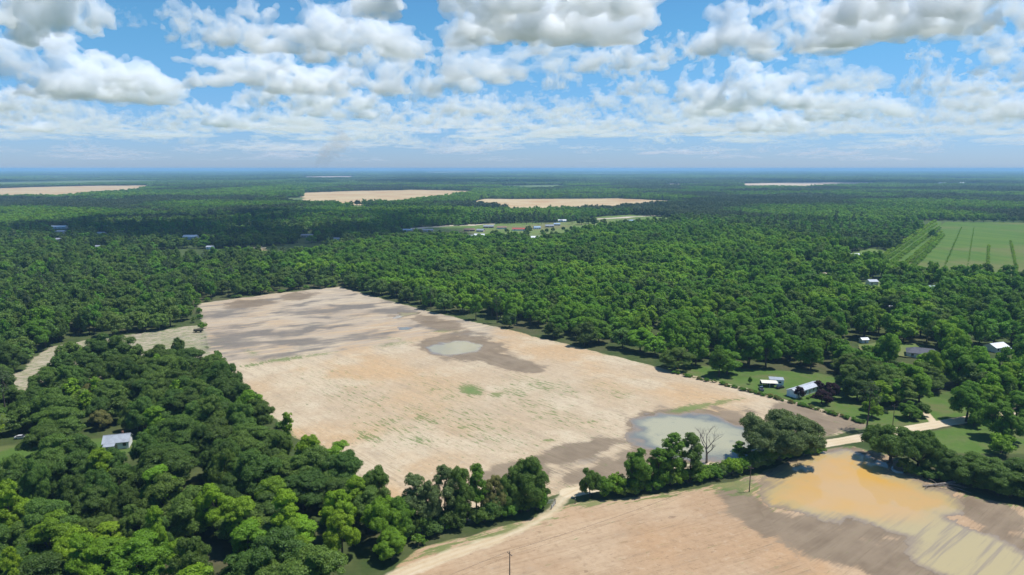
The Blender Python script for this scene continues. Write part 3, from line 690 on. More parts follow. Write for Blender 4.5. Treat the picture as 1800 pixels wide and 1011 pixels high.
def building(name, u, v, L, Wd, yaw, wh, rh, wm, rm, label, cat='house', wins=3, door=True, porch=None, clear=1.0, over=.45, group=None, chimney=False, hip=0.0):
    p = G(u, v); o = empty(name, (p.x, p.y, .32), R(yaw)); tag(o, label, cat, group)
    a, b = L / 2, Wd / 2
    m = MB().add([(-a,-b,0),(a,-b,0),(a,b,0),(-a,b,0),(-a,-b,wh),(a,-b,wh),(a,b,wh),(-a,b,wh)], [(0,1,5,4),(2,3,7,6),(1,2,6,5),(3,0,4,7)])
    if not hip: m.add([(-a,-b,wh),(-a,b,wh),(-a,0,wh+rh)], [(0,2,1)]); m.add([(a,-b,wh),(a,b,wh),(a,0,wh+rh)], [(0,1,2)])
    wall = m.build('wall', wm, o)
    A, B = a + over, b + over; dz = rh * over / b; t = .14; rx = A - hip * Wd / 2
    z0, z1 = wh - dz, wh + rh
    top = [(-A,-B,z0),(A,-B,z0),(A,B,z0),(-A,B,z0),(-rx,0,z1),(rx,0,z1)]
    vv = [(x, y, z + t) for x, y, z in top] + top
    fs = [(0,1,5,4),(2,3,4,5),(6,10,11,7),(8,11,10,9),(0,6,7,1),(2,8,9,3)]
    if hip: fs += [(3,0,4),(1,2,5),(9,10,6),(7,11,8),(0,3,9,6),(1,7,8,2)]
    else: fs += [(0,4,10,6),(4,3,9,10),(1,7,11,5),(5,11,8,2)]
    roof = MB().add(vv, fs).build('roof', rm, o)
    MB().box(-rx, rx, -.14, .14, z1 + t - .03, z1 + t + .05).build('ridge_cap', rm, roof)
    if chimney: MB().box(a*.35, a*.35+.6, .5, 1.1, z1 - .8, z1 + .9).build('chimney', M_BRICK, roof)
    for sd in (-1, 1):
        xs_ = [(-a + (i + .5) * L / wins) for i in range(wins)]
        for i, xw in enumerate(xs_):
            if door and sd == -1 and i == wins // 2: continue
            y_ = sd * b
            w_ = MB().box(xw-.62, xw+.62, min(y_, y_+sd*.05), max(y_, y_+sd*.05), wh*.38, wh*.82).build('window', M_GLASS, o)
            fr = MB()
            for (x0, x1, q0, q1) in ((xw-.72, xw-.62, wh*.35, wh*.86), (xw+.62, xw+.72, wh*.35, wh*.86), (xw-.62, xw+.62, wh*.35, wh*.38), (xw-.62, xw+.62, wh*.82, wh*.86)):
                fr.box(x0, x1, min(y_, y_+sd*.08), max(y_, y_+sd*.08), q0, q1)
            fr.build('frame', M_WHITE, w_)
    if door:
        xw = -a + (wins // 2 + .5) * L / wins
        MB().box(xw-.5, xw+.5, -b-.06, -b, .02, 2.05).build('door', M_TAN if wm is M_WHITE else M_WHITE, o)
    if porch:
        x0, x1, dp = porch
        pr = MB().add([(x0,-b,wh-.1),(x1,-b,wh-.1),(x1,-b-dp,wh-.6),(x0,-b-dp,wh-.6),(x0,-b,wh-.22),(x1,-b,wh-.22),(x1,-b-dp,wh-.72),(x0,-b-dp,wh-.72)],
                      [(3,2,1,0),(4,5,6,7),(3,7,6,2),(0,4,7,3),(1,2,6,5)]).build('porch_roof', rm, o)
        for xx in (x0+.15, (x0+x1)/2, x1-.15): MB().box(xx-.08, xx+.08, -b-dp+.1, -b-dp+.26, 0, wh-.7).build('post', M_WHITE, o)
    CLEAR.append((p.x, p.y, L * .5 * clear, Wd * .5 + 5, clear))
    return o
# the white mobile home on the lawn
pa, pb = G(1391, 699), G(1437, 684); mid = (pa + pb) / 2; dd = pb - pa
def to_px(p):
    u_, v_, _ = project(p.x, p.y); return float(u_), float(v_)
mu, mv = to_px(mid)
building('mobile_home', mu, mv, dd.length, 5.2, math.degrees(math.atan2(dd.y, dd.x)), 3.0, 1.0, M_WHITE, RF_PALE,
         'long white mobile home with grey roof on the green lawn', wins=7, clear=0)
building('house', 208, 786, 9, 6.6, 18, 3.0, 2.0, M_WHITE, RF_METAL, 'house with shiny metal roof half hidden in the left woods', porch=(-4.2, 0, 2.6), chimney=True, clear=.7)
building('house', 1622, 628, 17, 11, -28, 3.0, 2.3, M_WHITE, RF_SLATE, 'house with dark slate hipped roof among the right-hand trees', hip=.8, clear=.9)
building('house', 1750, 617, 11, 8, 20, 3.0, 1.8, M_WHITE, RF_WHITE, 'small white house with porch among trees near the right edge', porch=(0, 5.4, 2.6), clear=.9)
building('house', 1632, 512, 19, 10, -8, 3.0, 2.0, M_CREAM, RF_TEAL, 'long house with pale teal roof below the orchard', clear=.5)
building('house', 1561, 546, 9, 7, 10, 3.0, 1.8, M_WHITE, RF_WHITE, 'small white roofed house alone in the right-hand canopy', clear=.5)
building('shed', 1504, 453, 14, 9, 5, 3.4, 1.6, M_WHITE, RF_WHITE, 'white shed on the small clearing left of the orchard', 'shed', wins=2)
building('shed', 1482, 462, 10, 7, 0, 3.0, 1.4, M_WHITE, RF_WHITE, 'smaller white shed just left of the clearing shed', 'shed', wins=2, clear=.5)
building('house', 1532, 503, 8, 8, 0, 4.6, 1.5, M_WHITE, RF_METAL, 'white box-like gabled house beside the grassy yard', wins=2)
building('house', 1442, 495, 9, 7, 30, 3.0, 1.6, M_WHITE, RF_PALE, 'white house in deep tree shade right of centre', wins=2, clear=.5)
building('shed', 1322, 485, 11, 6, 0, 2.6, 1.2, M_TAN, RF_PALE, 'grey roofed shed peeping from the grove canopy', 'shed', wins=2, clear=.5)
building('shed', 1426, 470, 9, 7, 0, 2.8, 1.4, M_BRICK, RF_BROWN, 'brown shed among trees beside the sandy lane', 'shed', wins=2, clear=.5)
building('barn', 336, 421, 21, 14, 4, 4.2, 2.6, M_WHITE, RF_WHITE, 'white barn standing alone before the shaded left woods', 'barn', wins=4)
building('house', 104, 402, 26, 13, 8, 3.2, 2.2, M_WHITE, RF_WHITE, 'brightest white roof of the cluster at far left', wins=4)
building('house', 109, 410, 15, 10, -10, 3.0, 1.8, M_CREAM, RF_PALE, 'grey roofed house just below the bright far-left roof', wins=3)
building('house', 108, 424, 15, 9, 6, 3.0, 1.6, M_TAN, RF_GREY, 'dull roofed house lowest in the far-left cluster', wins=3)
building('house', 178, 413, 13, 9, 0, 3.0, 1.8, M_WHITE, RF_METAL, 'small metal roofed house right of the far-left cluster', wins=3)
building('shed', 176, 437, 11, 7, 0, 3.0, 1.4, M_WHITE, RF_METAL, 'little pale shed in the far-left woods', 'shed', wins=2)
building('shed', 370, 438, 9, 7, 0, 3.0, 1.4, M_WHITE, RF_WHITE, 'little white shed below the lone left barn', 'shed', wins=2)
building('house', 540, 417, 18, 10, 0, 3.0, 1.8, M_TAN, RF_GREY, 'dim grey roofed house in the cloud-shaded woods', wins=3)
building('shed', 592, 423, 9, 6, 0, 3.0, 1.3, M_WHITE, RF_METAL, 'pale shed at the edge of the cloud-shaded woods', 'shed', wins=2)
for (u, v, L, Wd, yw, wm, rm, lb) in [
    (825, 407, 19, 11, 4, M_BRICK, RF_BROWN, 'brick farmhouse with brown roof left in the farm clearing'),
    (845, 408, 13, 9, -20, M_TAN, RF_GREY, 'grey roofed house right of the brick farmhouse'),
    (859, 401, 19, 11, 0, M_BRICK, RF_GREY, 'grey roofed house at the back of the farm clearing'),
    (882, 403, 17, 10, 6, M_CREAM, RF_BROWN, 'pinkish brown roofed house mid farm clearing'),
    (913, 406, 25, 10, -4, M_WHITE, RF_RED, 'long house with red roof in the farm clearing'),
    (944, 403, 12, 9, 12, M_WHITE, RF_BLUE, 'white house with blue-grey roof right of the red roof'),
    (966, 400, 16, 9, 0, M_TAN, RF_GREY, 'dark roofed farm building right in the clearing'),
    (979, 397, 12, 8, 0, M_TAN, RF_BLUE, 'blue roofed shed beside the dark farm building'),
    (988, 390.5, 17, 9, -5, M_WHITE, RF_WHITE, 'white roofed building behind the clearing pines'),
    (843, 417, 17, 10, -12, M_WHITE, RF_WHITE, 'white roofed barn at the near edge of the clearing'),
    (828, 419, 11, 8, 0, M_WHITE, RF_METAL, 'metal shed left of the near white barn'),
    (940, 421, 13, 8, 10, M_WHITE, RF_WHITE, 'white shed at the near right of the clearing'),
    (717, 408, 17, 10, -10, M_TAN, RF_BLUE, 'dim blue roofed house left of the clearing'),
    (752, 408, 19, 10, 0, M_TAN, RF_GREY, 'low grey house at the left end of the clearing'),
    (1109, 391, 21, 11, -8, M_WHITE, RF_BLUE, 'pale blue roofed house on the grass right of the clearing')]:
    building('farmhouse' if 'house' in lb else 'shed', u, v, L, Wd, yw, 3.2, 2.0, wm, rm, lb, 'house' if 'house' in lb else 'shed', wins=3, group='buildings of the farm clearing', clear=.8)
for (u, v, L) in [(1655, 322.8, 60), (1690, 322.5, 40), (1760, 323.2, 50)]:
    building('long_shed', u, v, L, 18, 0, 5, 2.5, M_WHITE, RF_WHITE, 'long white farm shed near the horizon at right', 'shed', wins=3, door=False, group='far white farm sheds', clear=.6)

# carport, box shed and vehicles of the mobile home
p = G(1351, 680); o = empty('carport', (p.x, p.y, .3), R(-8)); tag(o, 'white flat roofed carport beside the mobile home lawn', 'carport')
MB().add([(-4,-2.6,2.4),(4,-2.6,2.4),(4,0,2.9),(-4,0,2.9),(4,2.6,2.5),(-4,2.6,2.5),(-4,-2.6,2.3),(4,-2.6,2.3),(4,0,2.8),(-4,0,2.8),(4,2.6,2.4),(-4,2.6,2.4)],
         [(0,1,2,3),(3,2,4,5),(9,8,7,6),(11,10,8,9),(0,6,7,1),(5,4,10,11),(1,7,8,2),(2,8,10,4),(0,3,9,6),(3,5,11,9)]).build('roof', M_CREAM, o)
for sx in (-3.8, 0, 3.8):
    for sy in (-2.45, 2.45): MB().box(sx-.06, sx+.06, sy-.06, sy+.06, 0, 2.36).build('post', M_WHITE, o)
MB().box(-3.9, 3.9, 2.5, 2.56, .1, 2.3).build('back_panel', M_DARK, o)
p = G(1364, 676); o = empty('storage_shed', (p.x, p.y, .3), R(-12)); tag(o, 'small white storage shed behind the carport', 'shed')
MB().box(-3.4, 3.4, -1.8, 1.8, 0, 2.7).build('wall', M_WHITE, o)
MB().add([(-3.6,-2,2.72),(3.6,-2,2.72),(3.6,2,3.1),(-3.6,2,3.1),(-3.6,-2,2.84),(3.6,-2,2.84),(3.6,2,3.22),(-3.6,2,3.22)],
         [(0,3,2,1),(4,5,6,7),(0,1,5,4),(1,2,6,5),(2,3,7,6),(3,0,4,7)]).build('roof', RF_METAL, o)
MB().box(-1.9, -.3, -1.86, -1.8, .05, 2.1).build('door', M_TAN, o); MB().box(1, 2.2, -1.85, -1.8, 1.1, 1.9).build('window', M_GLASS, o)
def vehicle(name, u, v, yaw, col, label, pickup=False, cat='car'):
    p = G(u, v); o = empty(name, (p.x, p.y, .28), R(yaw)); tag(o, label, cat)
    pm = simple(name + '_paint', col, .25, .5, .2, var=.05)
    prof = [(-2.4,.35),(2.3,.35),(2.42,.75),(1.35,.98),(-2.4,1.0)] if not pickup else [(-2.7,.45),(2.5,.45),(2.6,.9),(1.5,1.08),(-2.7,1.1)]
    n = len(prof); w = .92
    vv = [(x, -w, z) for x, z in prof] + [(x, w, z) for x, z in prof]
    MB().add(vv, [tuple(range(n)), tuple(range(2*n-1, n-1, -1))] + [(i, i+n, (i+1) % n+n, (i+1) % n) for i in range(n)]).build('body', pm, o)
    x0, x1, t0, t1, zt = (-1.9, 1.3, -1.35, .35, 1.48) if not pickup else (-.5, 1.45, -.3, .75, 1.72)
    zb = .98 if not pickup else 1.08
    MB().add([(x0,-.86,zb),(x1,-.86,zb),(x1,.86,zb),(x0,.86,zb),(t0,-.7,zt-.05),(t1,-.7,zt-.05),(t1,.7,zt-.05),(t0,.7,zt-.05)],
             [(0,1,5,4),(1,2,6,5),(2,3,7,6),(3,0,4,7),(4,5,6,7)]).build('window', M_GLASS, o)
    MB().box(t0-.02, t1+.02, -.72, .72, zt-.05, zt).build('roof', pm, o)
    for sx in (-1.5, 1.5):
        for sy in (-.85, .85):
            MB().tube([(sx, sy-.1, .33), (sx, sy+.1, .33)], .33, 10).build('wheel', M_TYRE, o)
    for sy in (-.65, .65): MB().box(2.36, 2.46, sy-.16, sy+.16, .62, .76).build('headlight', M_WHITE, o)
    if pickup: MB().box(-2.6, -.62, -.74, .74, 1.1, 1.13).build('bed', M_DARK, o)
vehicle('car', 1371, 683.5, 28, (0.02, 0.024, 0.03), 'black car parked beside the white storage shed')
vehicle('pickup_truck', 1338, 686.5, 80, (0.16, 0.20, 0.26), 'blue-grey pickup at the lawn edge left of the carport', True, 'truck')
vehicle('car', 38, 772, 10, (0.55, 0.56, 0.58), 'silver car under trees at the left edge', )
p = G(349, 585); o = empty('field_trailer', (p.x, p.y, .4), R(8)); tag(o, 'dark farm trailer at the field corner below the left trees', 'trailer')
MB().box(-3, 3, -1.2, 1.2, .8, 1.0).build('deck', M_DARK, o); MB().box(-2.9, 2.9, -1.1, 1.1, 1.0, 2.2).build('load', simple('old_hay', (0.10, 0.085, 0.05)), o)
for sx in (-1.5, 1.5):
    for sy in (-1.05, 1.05): MB().tube([(sx, sy-.12, .4), (sx, sy+.12, .4)], .4, 10).build('wheel', M_TYRE, o)
for (u, v, lb) in [(1518, 603, 'small pale pump house left of the grassy yard'), (1526, 620, 'small white shed in the grassy yard')]:
    building('shed', u, v, 4.5, 3.2, 10, 2.3, .9, M_WHITE, RF_WHITE, lb, 'shed', wins=1, clear=.8)

# ------------------------------------------------------------------ poles, wires, gate, log
def pole(u, v, h, label, loc=None, yaw=0.0):
    p = loc or G(u, v); o = empty('utility_pole', (p.x, p.y, .2), yaw); tag(o, label, 'pole', 'wooden utility poles')
    MB().tube([(0,0,-.3),(0,0,h*.5),(0,0,h)], [.17,.15,.11], 8).build('pole', M_POLE, o)
    MB().box(-1.1, 1.1, -.06, .06, h-.75, h-.6).build('crossarm', M_POLE, o)
    for x in (-1.0, 0, 1.0):
        zz = h - .6 if x else h
        MB().tube([(x,0,zz),(x,0,zz+.22)], [.06,.05], 6).build('insulator', M_STEEL, o)
    return Vector((p.x, p.y, .2 + h))
d0 = G(1317, 866); d1 = G(1569, 750)
d2 = G(896, 1029)
line_yaw = math.atan2((d1 - d2).y, (d1 - d2).x) + math.pi / 2
tops = [pole(0, 0, 9.6, 'wooden pole rising from the bottom edge of the sandy field', d2, line_yaw),
        pole(0, 0, 9.6, 'wooden pole beside the near corner of the muddy water', d0, line_yaw),
        pole(0, 0, 9.6, 'wooden pole at the roadside lawn', d1, line_yaw)]
far_t = tops[2] + (tops[2] - tops[1]) * .8; tops.append(pole(0, 0, 9.6, 'wooden pole among the trees beyond the roadside lawn', far_t.copy() - Vector((0,0,9.8)), line_yaw))
pr = (tops[0] - tops[1]); tops.insert(0, tops[0] + pr)
for a, b in zip(tops[:-1], tops[1:]):
    d = (b - a).normalized(); sd_ = Vector((-d.y, d.x, 0))
    for off in (-1.0, 0.0, 1.0):
        pts = [a.lerp(b, t) + sd_ * off + Vector((0, 0, (-.38 if off else .2) - 1.3 * 4 * t * (1 - t))) for t in [i / 10 for i in range(11)]]
        w_ = MB().tube(pts, .016, 3, False).build('power_line', M_WIRE); tag(w_, 'thin overhead power line strung between the roadside poles', 'wire', 'power lines')
def gate(p0, p1, label):
    d = p1 - p0; L = d.length; o = empty('metal_gate', (p0.x, p0.y, .2), math.atan2(d.y, d.x)); tag(o, label, 'gate')
    for x in (.0, L): MB().tube([(x,0,-.2),(x,0,1.75)], .09, 7).build('post', M_POLE, o)
    for i in range(5): MB().tube([(.12,0,.3+.27*i),(L-.12,0,.3+.27*i)], .035, 5).build('rail', M_STEEL, o)
    for x in (.3, L/2, L-.3): MB().tube([(x,0.05,.3),(x,0.05,1.38)], .03, 5).build('brace', M_STEEL, o)
gate(G(957.5, 888), G(974.5, 886), 'closed metal gate section at the end of the left hedgerow')
gate(G(976.5, 887), G(969, 897), 'open metal gate leaf swung beside the sandy track')
o = empty('gate_post', G(1011, 887) + Vector((0,0,.2))); tag(o, 'single wooden gate post right of the sandy gap', 'post')
MB().tube([(0,0,-.2),(0,0,1.9)], [.13,.11], 8).build('post', M_POLE, o); MB().tube([(0,0,1.9),(0,0,1.98)], [.13,.04], 8).build('cap', M_STEEL, o)
def branchy(name, base, h, spread, label, cat, lean=(0, 0), seed=3, r0=.42, mat=M_DEADWOOD):
    rg = random.Random(seed); o = empty(name, base); tag(o, label, cat)
    trunk = MB(); br = MB(); 
    def grow(mb, p, d, L, r, dep):
        pts = [p]; rad = [r]; q = p.copy(); dd_ = d.copy(); n = 4
        for i in range(n):
            dd_ = (dd_ + Vector((rg.uniform(-.2,.2), rg.uniform(-.2,.2), rg.uniform(-.02,.16)))).normalized(); q = q + dd_ * L / n
            pts.append(q.copy()); rad.append(r * (1 - .55 * (i + 1) / n))
        mb.tube(pts, rad, 6 if dep < 2 else 4, False)
        if dep >= 4: return
        for i in range(rg.choice((3, 3, 4)) if dep else 5):
            k = rg.uniform(.45, 1.0); ii = min(n, max(1, int(k * n + .5))); a = rg.uniform(0, 6.28)
            nd = (dd_ * .75 + Vector((math.cos(a), math.sin(a), rg.uniform(-.1, .45))) * spread).normalized()
            grow(br, pts[ii], nd, L * rg.uniform(.5, .75), rad[ii] * .72, dep + 1)
    grow(trunk, Vector((0, 0, -.3)), Vector((lean[0], lean[1], 1)).normalized(), h * .40, r0, 0)
    trunk.build('trunk', mat, o); br.build('branches', mat, o)
    return o
branchy('dead_tree', G(1242, 815) + Vector((0, 0, .2)), 19, .70, 'bare dead tree standing before the pale pond', 'tree', seed=11, r0=.5)
o = empty('fallen_tree', G(1622, 858) + Vector((0, 0, .2)), 0); tag(o, 'fallen grey tree trunk lying at the muddy water edge', 'log')
e1 = G(1694, 852) - G(1622, 858)
MB().tube([(0,0,.5), tuple(e1*.35+Vector((0,0,.75))), tuple(e1*.7+Vector((0,0,1.0))), tuple(e1+Vector((0,0,1.3)))], [.22,.38,.45,.5], 8).build('trunk', M_DEADWOOD, o)
for kx, dv in ((.25, (6,-4,.4)), (.4, (8,-5.5,-.3)), (.5, (5,-4,.8)), (.15, (-3,-2.5,.3)), (.6, (5,-3.5,.4)), (.35, (-2,2,1.5))):
    s_ = e1*kx + Vector((0,0,.7)); MB().tube([s_, s_+Vector(dv)*.5+Vector((0,0,.2)), s_+Vector(dv)+Vector((0,0,-.4))], [.17,.12,.05], 6).build('branch', M_DEADWOOD, o)
print('built things', time.time() - T0)

# ------------------------------------------------------------------ single trees that the photograph shows apart
TAKEN = []    # x, y, radius: ground already occupied
def pt(style, u, v, W, Hh, col, label, group=None, name=None, block=.42, var=None, rz=None):
    p = G(u, v); TAKEN.append((p.x, p.y, W * block)); return plant(style, p.x, p.y, W, Hh, LC[col] if isinstance(col, str) else col, label, group, name=name, var=var, rz=rz)
pt('live', 1370, 808, 34, 19, 'live', 'huge spreading live oak beside the pale flood pond', var=0, rz=.6)
pt('oak', 1352, 812, 17, 13, 'hedge', 'bright green tree growing under the left of the huge live oak', var=1)
pt('gum', 1299, 812, 6, 9, 'hedge', 'slim small tree between the dead tree and the live oak')
pt('gum', 1318, 816, 6, 8, 'oak2', 'small dark tree at the left foot of the live oak')
HG = 'trees of the near right hedgerow'
for u, v, W, Hh, st, c, lb in [
    (1037, 874, 7.5, 11, 'oak', 'oak2', 'rounded dark tree at the left end of the right hedgerow'),
    (1062, 874, 8, 6.5, 'bush', 'hedge', 'low bright shrub just right of the hedgerow end tree'),
    (1084, 871, 9, 7.5, 'bush', 'gum2', 'broad bright shrub second from the hedgerow end tree'),
    (1118, 867, 10.5, 16, 'pecan', 'hedge', 'flat-topped tree of the right hedgerow above the bright shrubs'),
    (1155, 860, 9, 16.5, 'gum', 'hedge', 'leaning slim tree left of the tallest hedgerow tree'),
    (1178, 854, 11, 21, 'gum', 'hedge', 'tallest tree of the right hedgerow before the pale pond'),
    (1213, 848, 9.5, 19, 'gum', 'oak2', 'tall twin tree left of the bare dead tree')]:
    pt(st, u, v, W, Hh, c, lb, HG)
k = 0
for i in range(17):
    t = i / 16; u = 1098 + t * 250; v = 871 - t * 50 + rnd.uniform(-2, 2)
    pt('bush', u, v, rnd.uniform(6.5, 9), rnd.uniform(4.2, 7.0), vary(LC[rnd.choice(('hedge', 'gum2', 'oak2'))]), 'leafy shrub in the dense base of the right hedgerow', 'shrubs of the right hedgerow')
for (u, v, W, Hh) in [(1392, 801, 9, 4.5), (1412, 800, 8, 4), (1428, 798, 7, 3.4), (1440, 795, 5, 2.6), (1372, 806, 9, 5)]:
    pt('bush', u, v, W, Hh, vary(LC['hedge']), 'low shrub on the bank right of the live oak', 'bank shrubs by the live oak')
for u, v, W, Hh, st, c, lb in [
    (702, 952, 11, 15, 'oak', 'hedge', 'bright tree joining the left wood to the left hedgerow'),
    (676, 960, 13, 16, 'oak', 'gum2', 'bright rounded tree at the lower right corner of the left wood'),
    (648, 935, 12, 15, 'pecan', 'oak2', 'mid green tree at the right end of the left wood'),
    (690, 985, 10, 9, 'oak', 'gum2', 'low bright tree at the field corner of the left wood'),
    (660, 905, 11, 17, 'oak', 'oak2', 'tall dark tree where the left wood meets the hedgerow')]:
    pt(st, u, v, W, Hh, c, lb)
H1 = 'trees of the near left hedgerow'
for u, v, W, Hh, st, c, lb in [
    (731, 938, 10, 20, 'gum', 'grey', 'tall pale green tree leftmost in the left hedgerow'),
    (757, 934, 9, 17, 'pecan', 'grey', 'greyish tree second from left in the left hedgerow'),
    (783, 926, 9, 21, 'gum', 'grey', 'tall airy tree third from left in the left hedgerow'),
    (808, 921, 10, 20, 'pecan', 'oak2', 'tall tree in the middle of the left hedgerow'),
    (838, 913, 8, 20, 'gum', 'hedge', 'tall slender tree right of the left hedgerow middle'),
    (868, 908, 9, 13, 'oak', 'khaki', 'olive brown short tree in the left hedgerow'),
    (893, 903, 9, 14, 'oak', 'oak2', 'dark tree beside the rounded oak of the left hedgerow'),
    (928, 899, 14, 19, 'oak', 'oak2', 'large rounded oak at the right end of the left hedgerow'),
    (947, 893, 8, 9, 'oak', 'oak', 'small dark oak nearest the metal gate')]:
    pt(st, u, v, W, Hh, c, lb, H1)
for i in range(16):
    t = i / 15; u = 712 + t * 232; v = 949 - t * 52 + rnd.uniform(-3, 2)
    pt('bush', u, v, rnd.uniform(6, 8.5), rnd.uniform(4.5, 8.0), vary(LC[rnd.choice(('hedge', 'oak2', 'oak'))]), 'leafy shrub in the dense base of the left hedgerow', 'shrubs of the left hedgerow')
HR = 'dark trees right of the muddy water'
for u, v, W, Hh, st, c, lb in [
    (1565, 815, 24, 15, 'live', 'oak2', 'dark spreading oak overhanging the muddy water'),
    (1612, 826, 18, 15, 'live', 'oak2', 'dark oak second from the muddy water'),
    (1648, 836, 13, 11, 'oak', 'oak2', 'dark round tree behind the fallen trunk'),
    (1680, 845, 14, 11, 'oak', 'oak', 'dark round tree right of the fallen trunk'),
    (1715, 856, 17, 12, 'oak', 'oak2', 'broad dark tree above the brown bank at right'),
    (1750, 866, 18, 12, 'oak', 'oak2', 'broad dark tree second from the right edge, lower row'),
    (1795, 874, 19, 13, 'oak', 'oak', 'broad dark tree at the right edge, lower row')]:
    pt(st, u, v, W, Hh, c, lb, HR)
for i in range(12):
    t = i / 11; pt('bush', 1590 + t * 225, 833 + t * 50 + rnd.uniform(-3, 3), rnd.uniform(6, 9), rnd.uniform(3.5, 6), vary(LC['oak2']), 'dark shrub in the thicket right of the muddy water', 'shrubs right of the muddy water')
for u, v, W, Hh, st, c, lb in [
    (1698, 742, 16, 19, 'pecan', 'pecan', 'broad shade tree beside the sandy road at right'),
    (1733, 738, 15, 17, 'pecan', 'gum2', 'yellowish tree right of the roadside shade tree'),
    (1748, 772, 15, 17, 'pecan', 'hedge', 'bright round tree right of the mown meadow'),
    (1775, 778, 12, 13, 'oak', 'hedge', 'round tree at the right edge beside the meadow'),
    (1760, 798, 12, 8, 'bush', 'gum2', 'bright low shrub at the right end of the meadow'),
    (1712, 752, 7, 7, 'bush', 'hedge', 'small shrub across the road from the shade tree'),
    (1785, 745, 14, 15, 'pecan', 'pecan', 'tree at the right edge beyond the sandy road'),
    (1598, 737, 10, 8, 'oak', 'hedge', 'low round tree on the lawn by the driveway'),
    (1620, 733, 8, 7, 'oak', 'oak2', 'small dark tree beside the driveway mouth'),
    (1545, 722, 12, 15, 'gum', 'gum', 'yellow-green tree right of the lone pine'),
    (1506, 705, 15, 15, 'oak', 'oak', 'dark round tree right of the plum trees'),
    (1532, 735, 9, 9, 'oak', 'gum', 'small yellow-green tree behind the lone pine')]:
    pt(st, u, v, W, Hh, c, lb)
pt('pine', 1523, 757, 10, 22, 'pine', 'lone tall pine at the dark field corner by the road', block=.25)
for u, v, W, Hh, lb in [(1404, 701, 5.5, 6.5, 'dark purple plum tree against the mobile home wall'), (1444, 711, 9.5, 7.5, 'largest round purple plum tree on the lawn'),
                        (1462, 702, 9.5, 8.5, 'purple plum tree behind the largest one, in shade'), (1438, 687, 6, 5.5, 'small purple plum tree at the far end of the mobile home')]:
    pt('oak', u, v, W, Hh, 'plum', lb, 'purple plum trees', 'plum_tree', var=2)
for (u, v, W, Hh) in [(1318, 676, 2.2, 4), (1420, 702, 2, 1.1), (1425, 700, 2, 1.0), (1431, 698, 1.8, 1.1)]:
    pt('bush', u, v, W, Hh, vary(LC['hedge']), 'small garden shrub on the mobile home lawn', 'garden shrubs')
pt('pine', 12, 742, 11, 25, 'pine', 'tall pine at the left edge beside the grassy patch', block=.3)
pt('pine', -8, 800, 13, 18, 'grey', 'greyish tree at the left edge beside the yard', block=.3)
pt('oak', 172, 700, 13, 9, 'khaki', 'brownish flowering tree behind the metal roofed house', block=.3)
pt('oak', 178, 755, 9, 9, 'khaki', 'yellowish bush tree left of the metal roofed house', block=.3)
pt('oak', 105, 777, 22, 15, 'oak2', 'wide dark oak left of the metal roofed house', var=0)
pt('oak', 60, 735, 19, 14, 'oak', 'wide dark oak behind the left yard', var=1)
pt('oak', 88, 700, 18, 16, 'oak2', 'spreading dark oak on the bare strip at left', var=2)
pt('oak', 150, 676, 19, 17, 'oak', 'spreading oak right of the leftmost bare-strip oak', var=3)
for i in range(14):
    u = 1676 + i * 17.5; pt('pecan', u, 390.5 + (i % 3) * .4, 16, 12, 'far', 'round tree in the even row at the far end of the orchard', 'orchard end row trees')
rp = random.Random(21)
for i in range(26):
    u = rp.uniform(868, 1010); v = rp.uniform(388.5, 396); pt('pine', u, v, rp.uniform(8, 12), rp.uniform(15, 20), vary(LC['pine'], .1, rp), 'tall thin pine in the farm clearing', 'farm clearing pines')
for u, v, W in [(772, 413, 9), (891, 409, 9), (929, 409, 14), (925, 414, 12), (922, 416, 9), (961, 409, 9), (953, 411, 8), (972, 407, 8), (990, 405, 8), (1004, 404, 8), (866, 413, 9), (1022, 396, 20), (1045, 397, 20), (1060, 399, 18), (1034, 394, 18), (1100, 398, 16)]:
    pt('oak', u, v, W, W * .85, vary(LC['oak2']), 'round tree on the grass of the farm clearing', 'farm clearing trees')
print('single trees', time.time() - T0)

# ------------------------------------------------------------------ the woods
rs = np.random.default_rng(5)
NOTREE = [FIELD_A, FIELD_B, LAWN_T, MEADOW, YARD_L] + FAR + [
    [(175,772),(240,764),(246,798),(232,835),(186,835),(172,798)], [(300,950),(335,868),(372,862),(372,905),(335,950)],
    [(60,628),(88,611),(150,599),(250,585),(348,572),(362,585),(372,660),(180,632),(95,650),(110,690),(80,722),(20,722),(5,662),(40,650)]]
GROVE = [(600,498),(1300,674),(1500,668),(1700,690),(2000,640),(2000,470),(1560,486),(1480,440),(1240,398),(1080,406),(980,428),(720,428),(560,452),(420,488)]
def grid(r0, r1, s, jit, ang=0.0):
    n = int(r1 * 1.35 / s) + 2
    i, j = np.meshgrid(np.arange(-n, n), np.arange(-n, n)); x = (i + .5 * (j % 2)) * s; y = j * s * .9
    x = x.ravel() + rs.uniform(-jit, jit, x.size) * s; y = y.ravel() + rs.uniform(-jit, jit, y.size) * s
    c, sn = math.cos(ang), math.sin(ang); x, y = x * c - y * sn, x * sn + y * c
    r = np.hypot(x, y); m = (r >= r0) & (r < r1) & (y > 60) & (np.abs(x) < y * .83 + 40); return x[m], y[m]
rec = []     # x, y, W, H, style, col, zone
def blocked(x, y, W):
    b = np.zeros(x.shape, bool)
    for tx, ty, tr in TAKEN: b |= (x - tx) ** 2 + (y - ty) ** 2 < (tr + W * .22) ** 2
    return b
def corridor(x, y, W, Hh):
    b = np.zeros(x.shape, bool)
    for bx_, by_, hw, mg, cl in CLEAR:
        if cl == 0: mg = 7; 
        D = math.hypot(bx_, by_); cx, cyy = -bx_ / D, -by_ / D
        rx, ry = x - bx_, y - by_; al = rx * cx + ry * cyy; sd_ = np.abs(rx * cyy - ry * cx)
        Lc = mg + cl * np.clip((Hh - 3.6) * D / CAM_H, 0, 400) * .85
        b |= (al > -mg) & (al < Lc) & (sd_ < np.maximum(hw, 2) + W * .38)
    return b
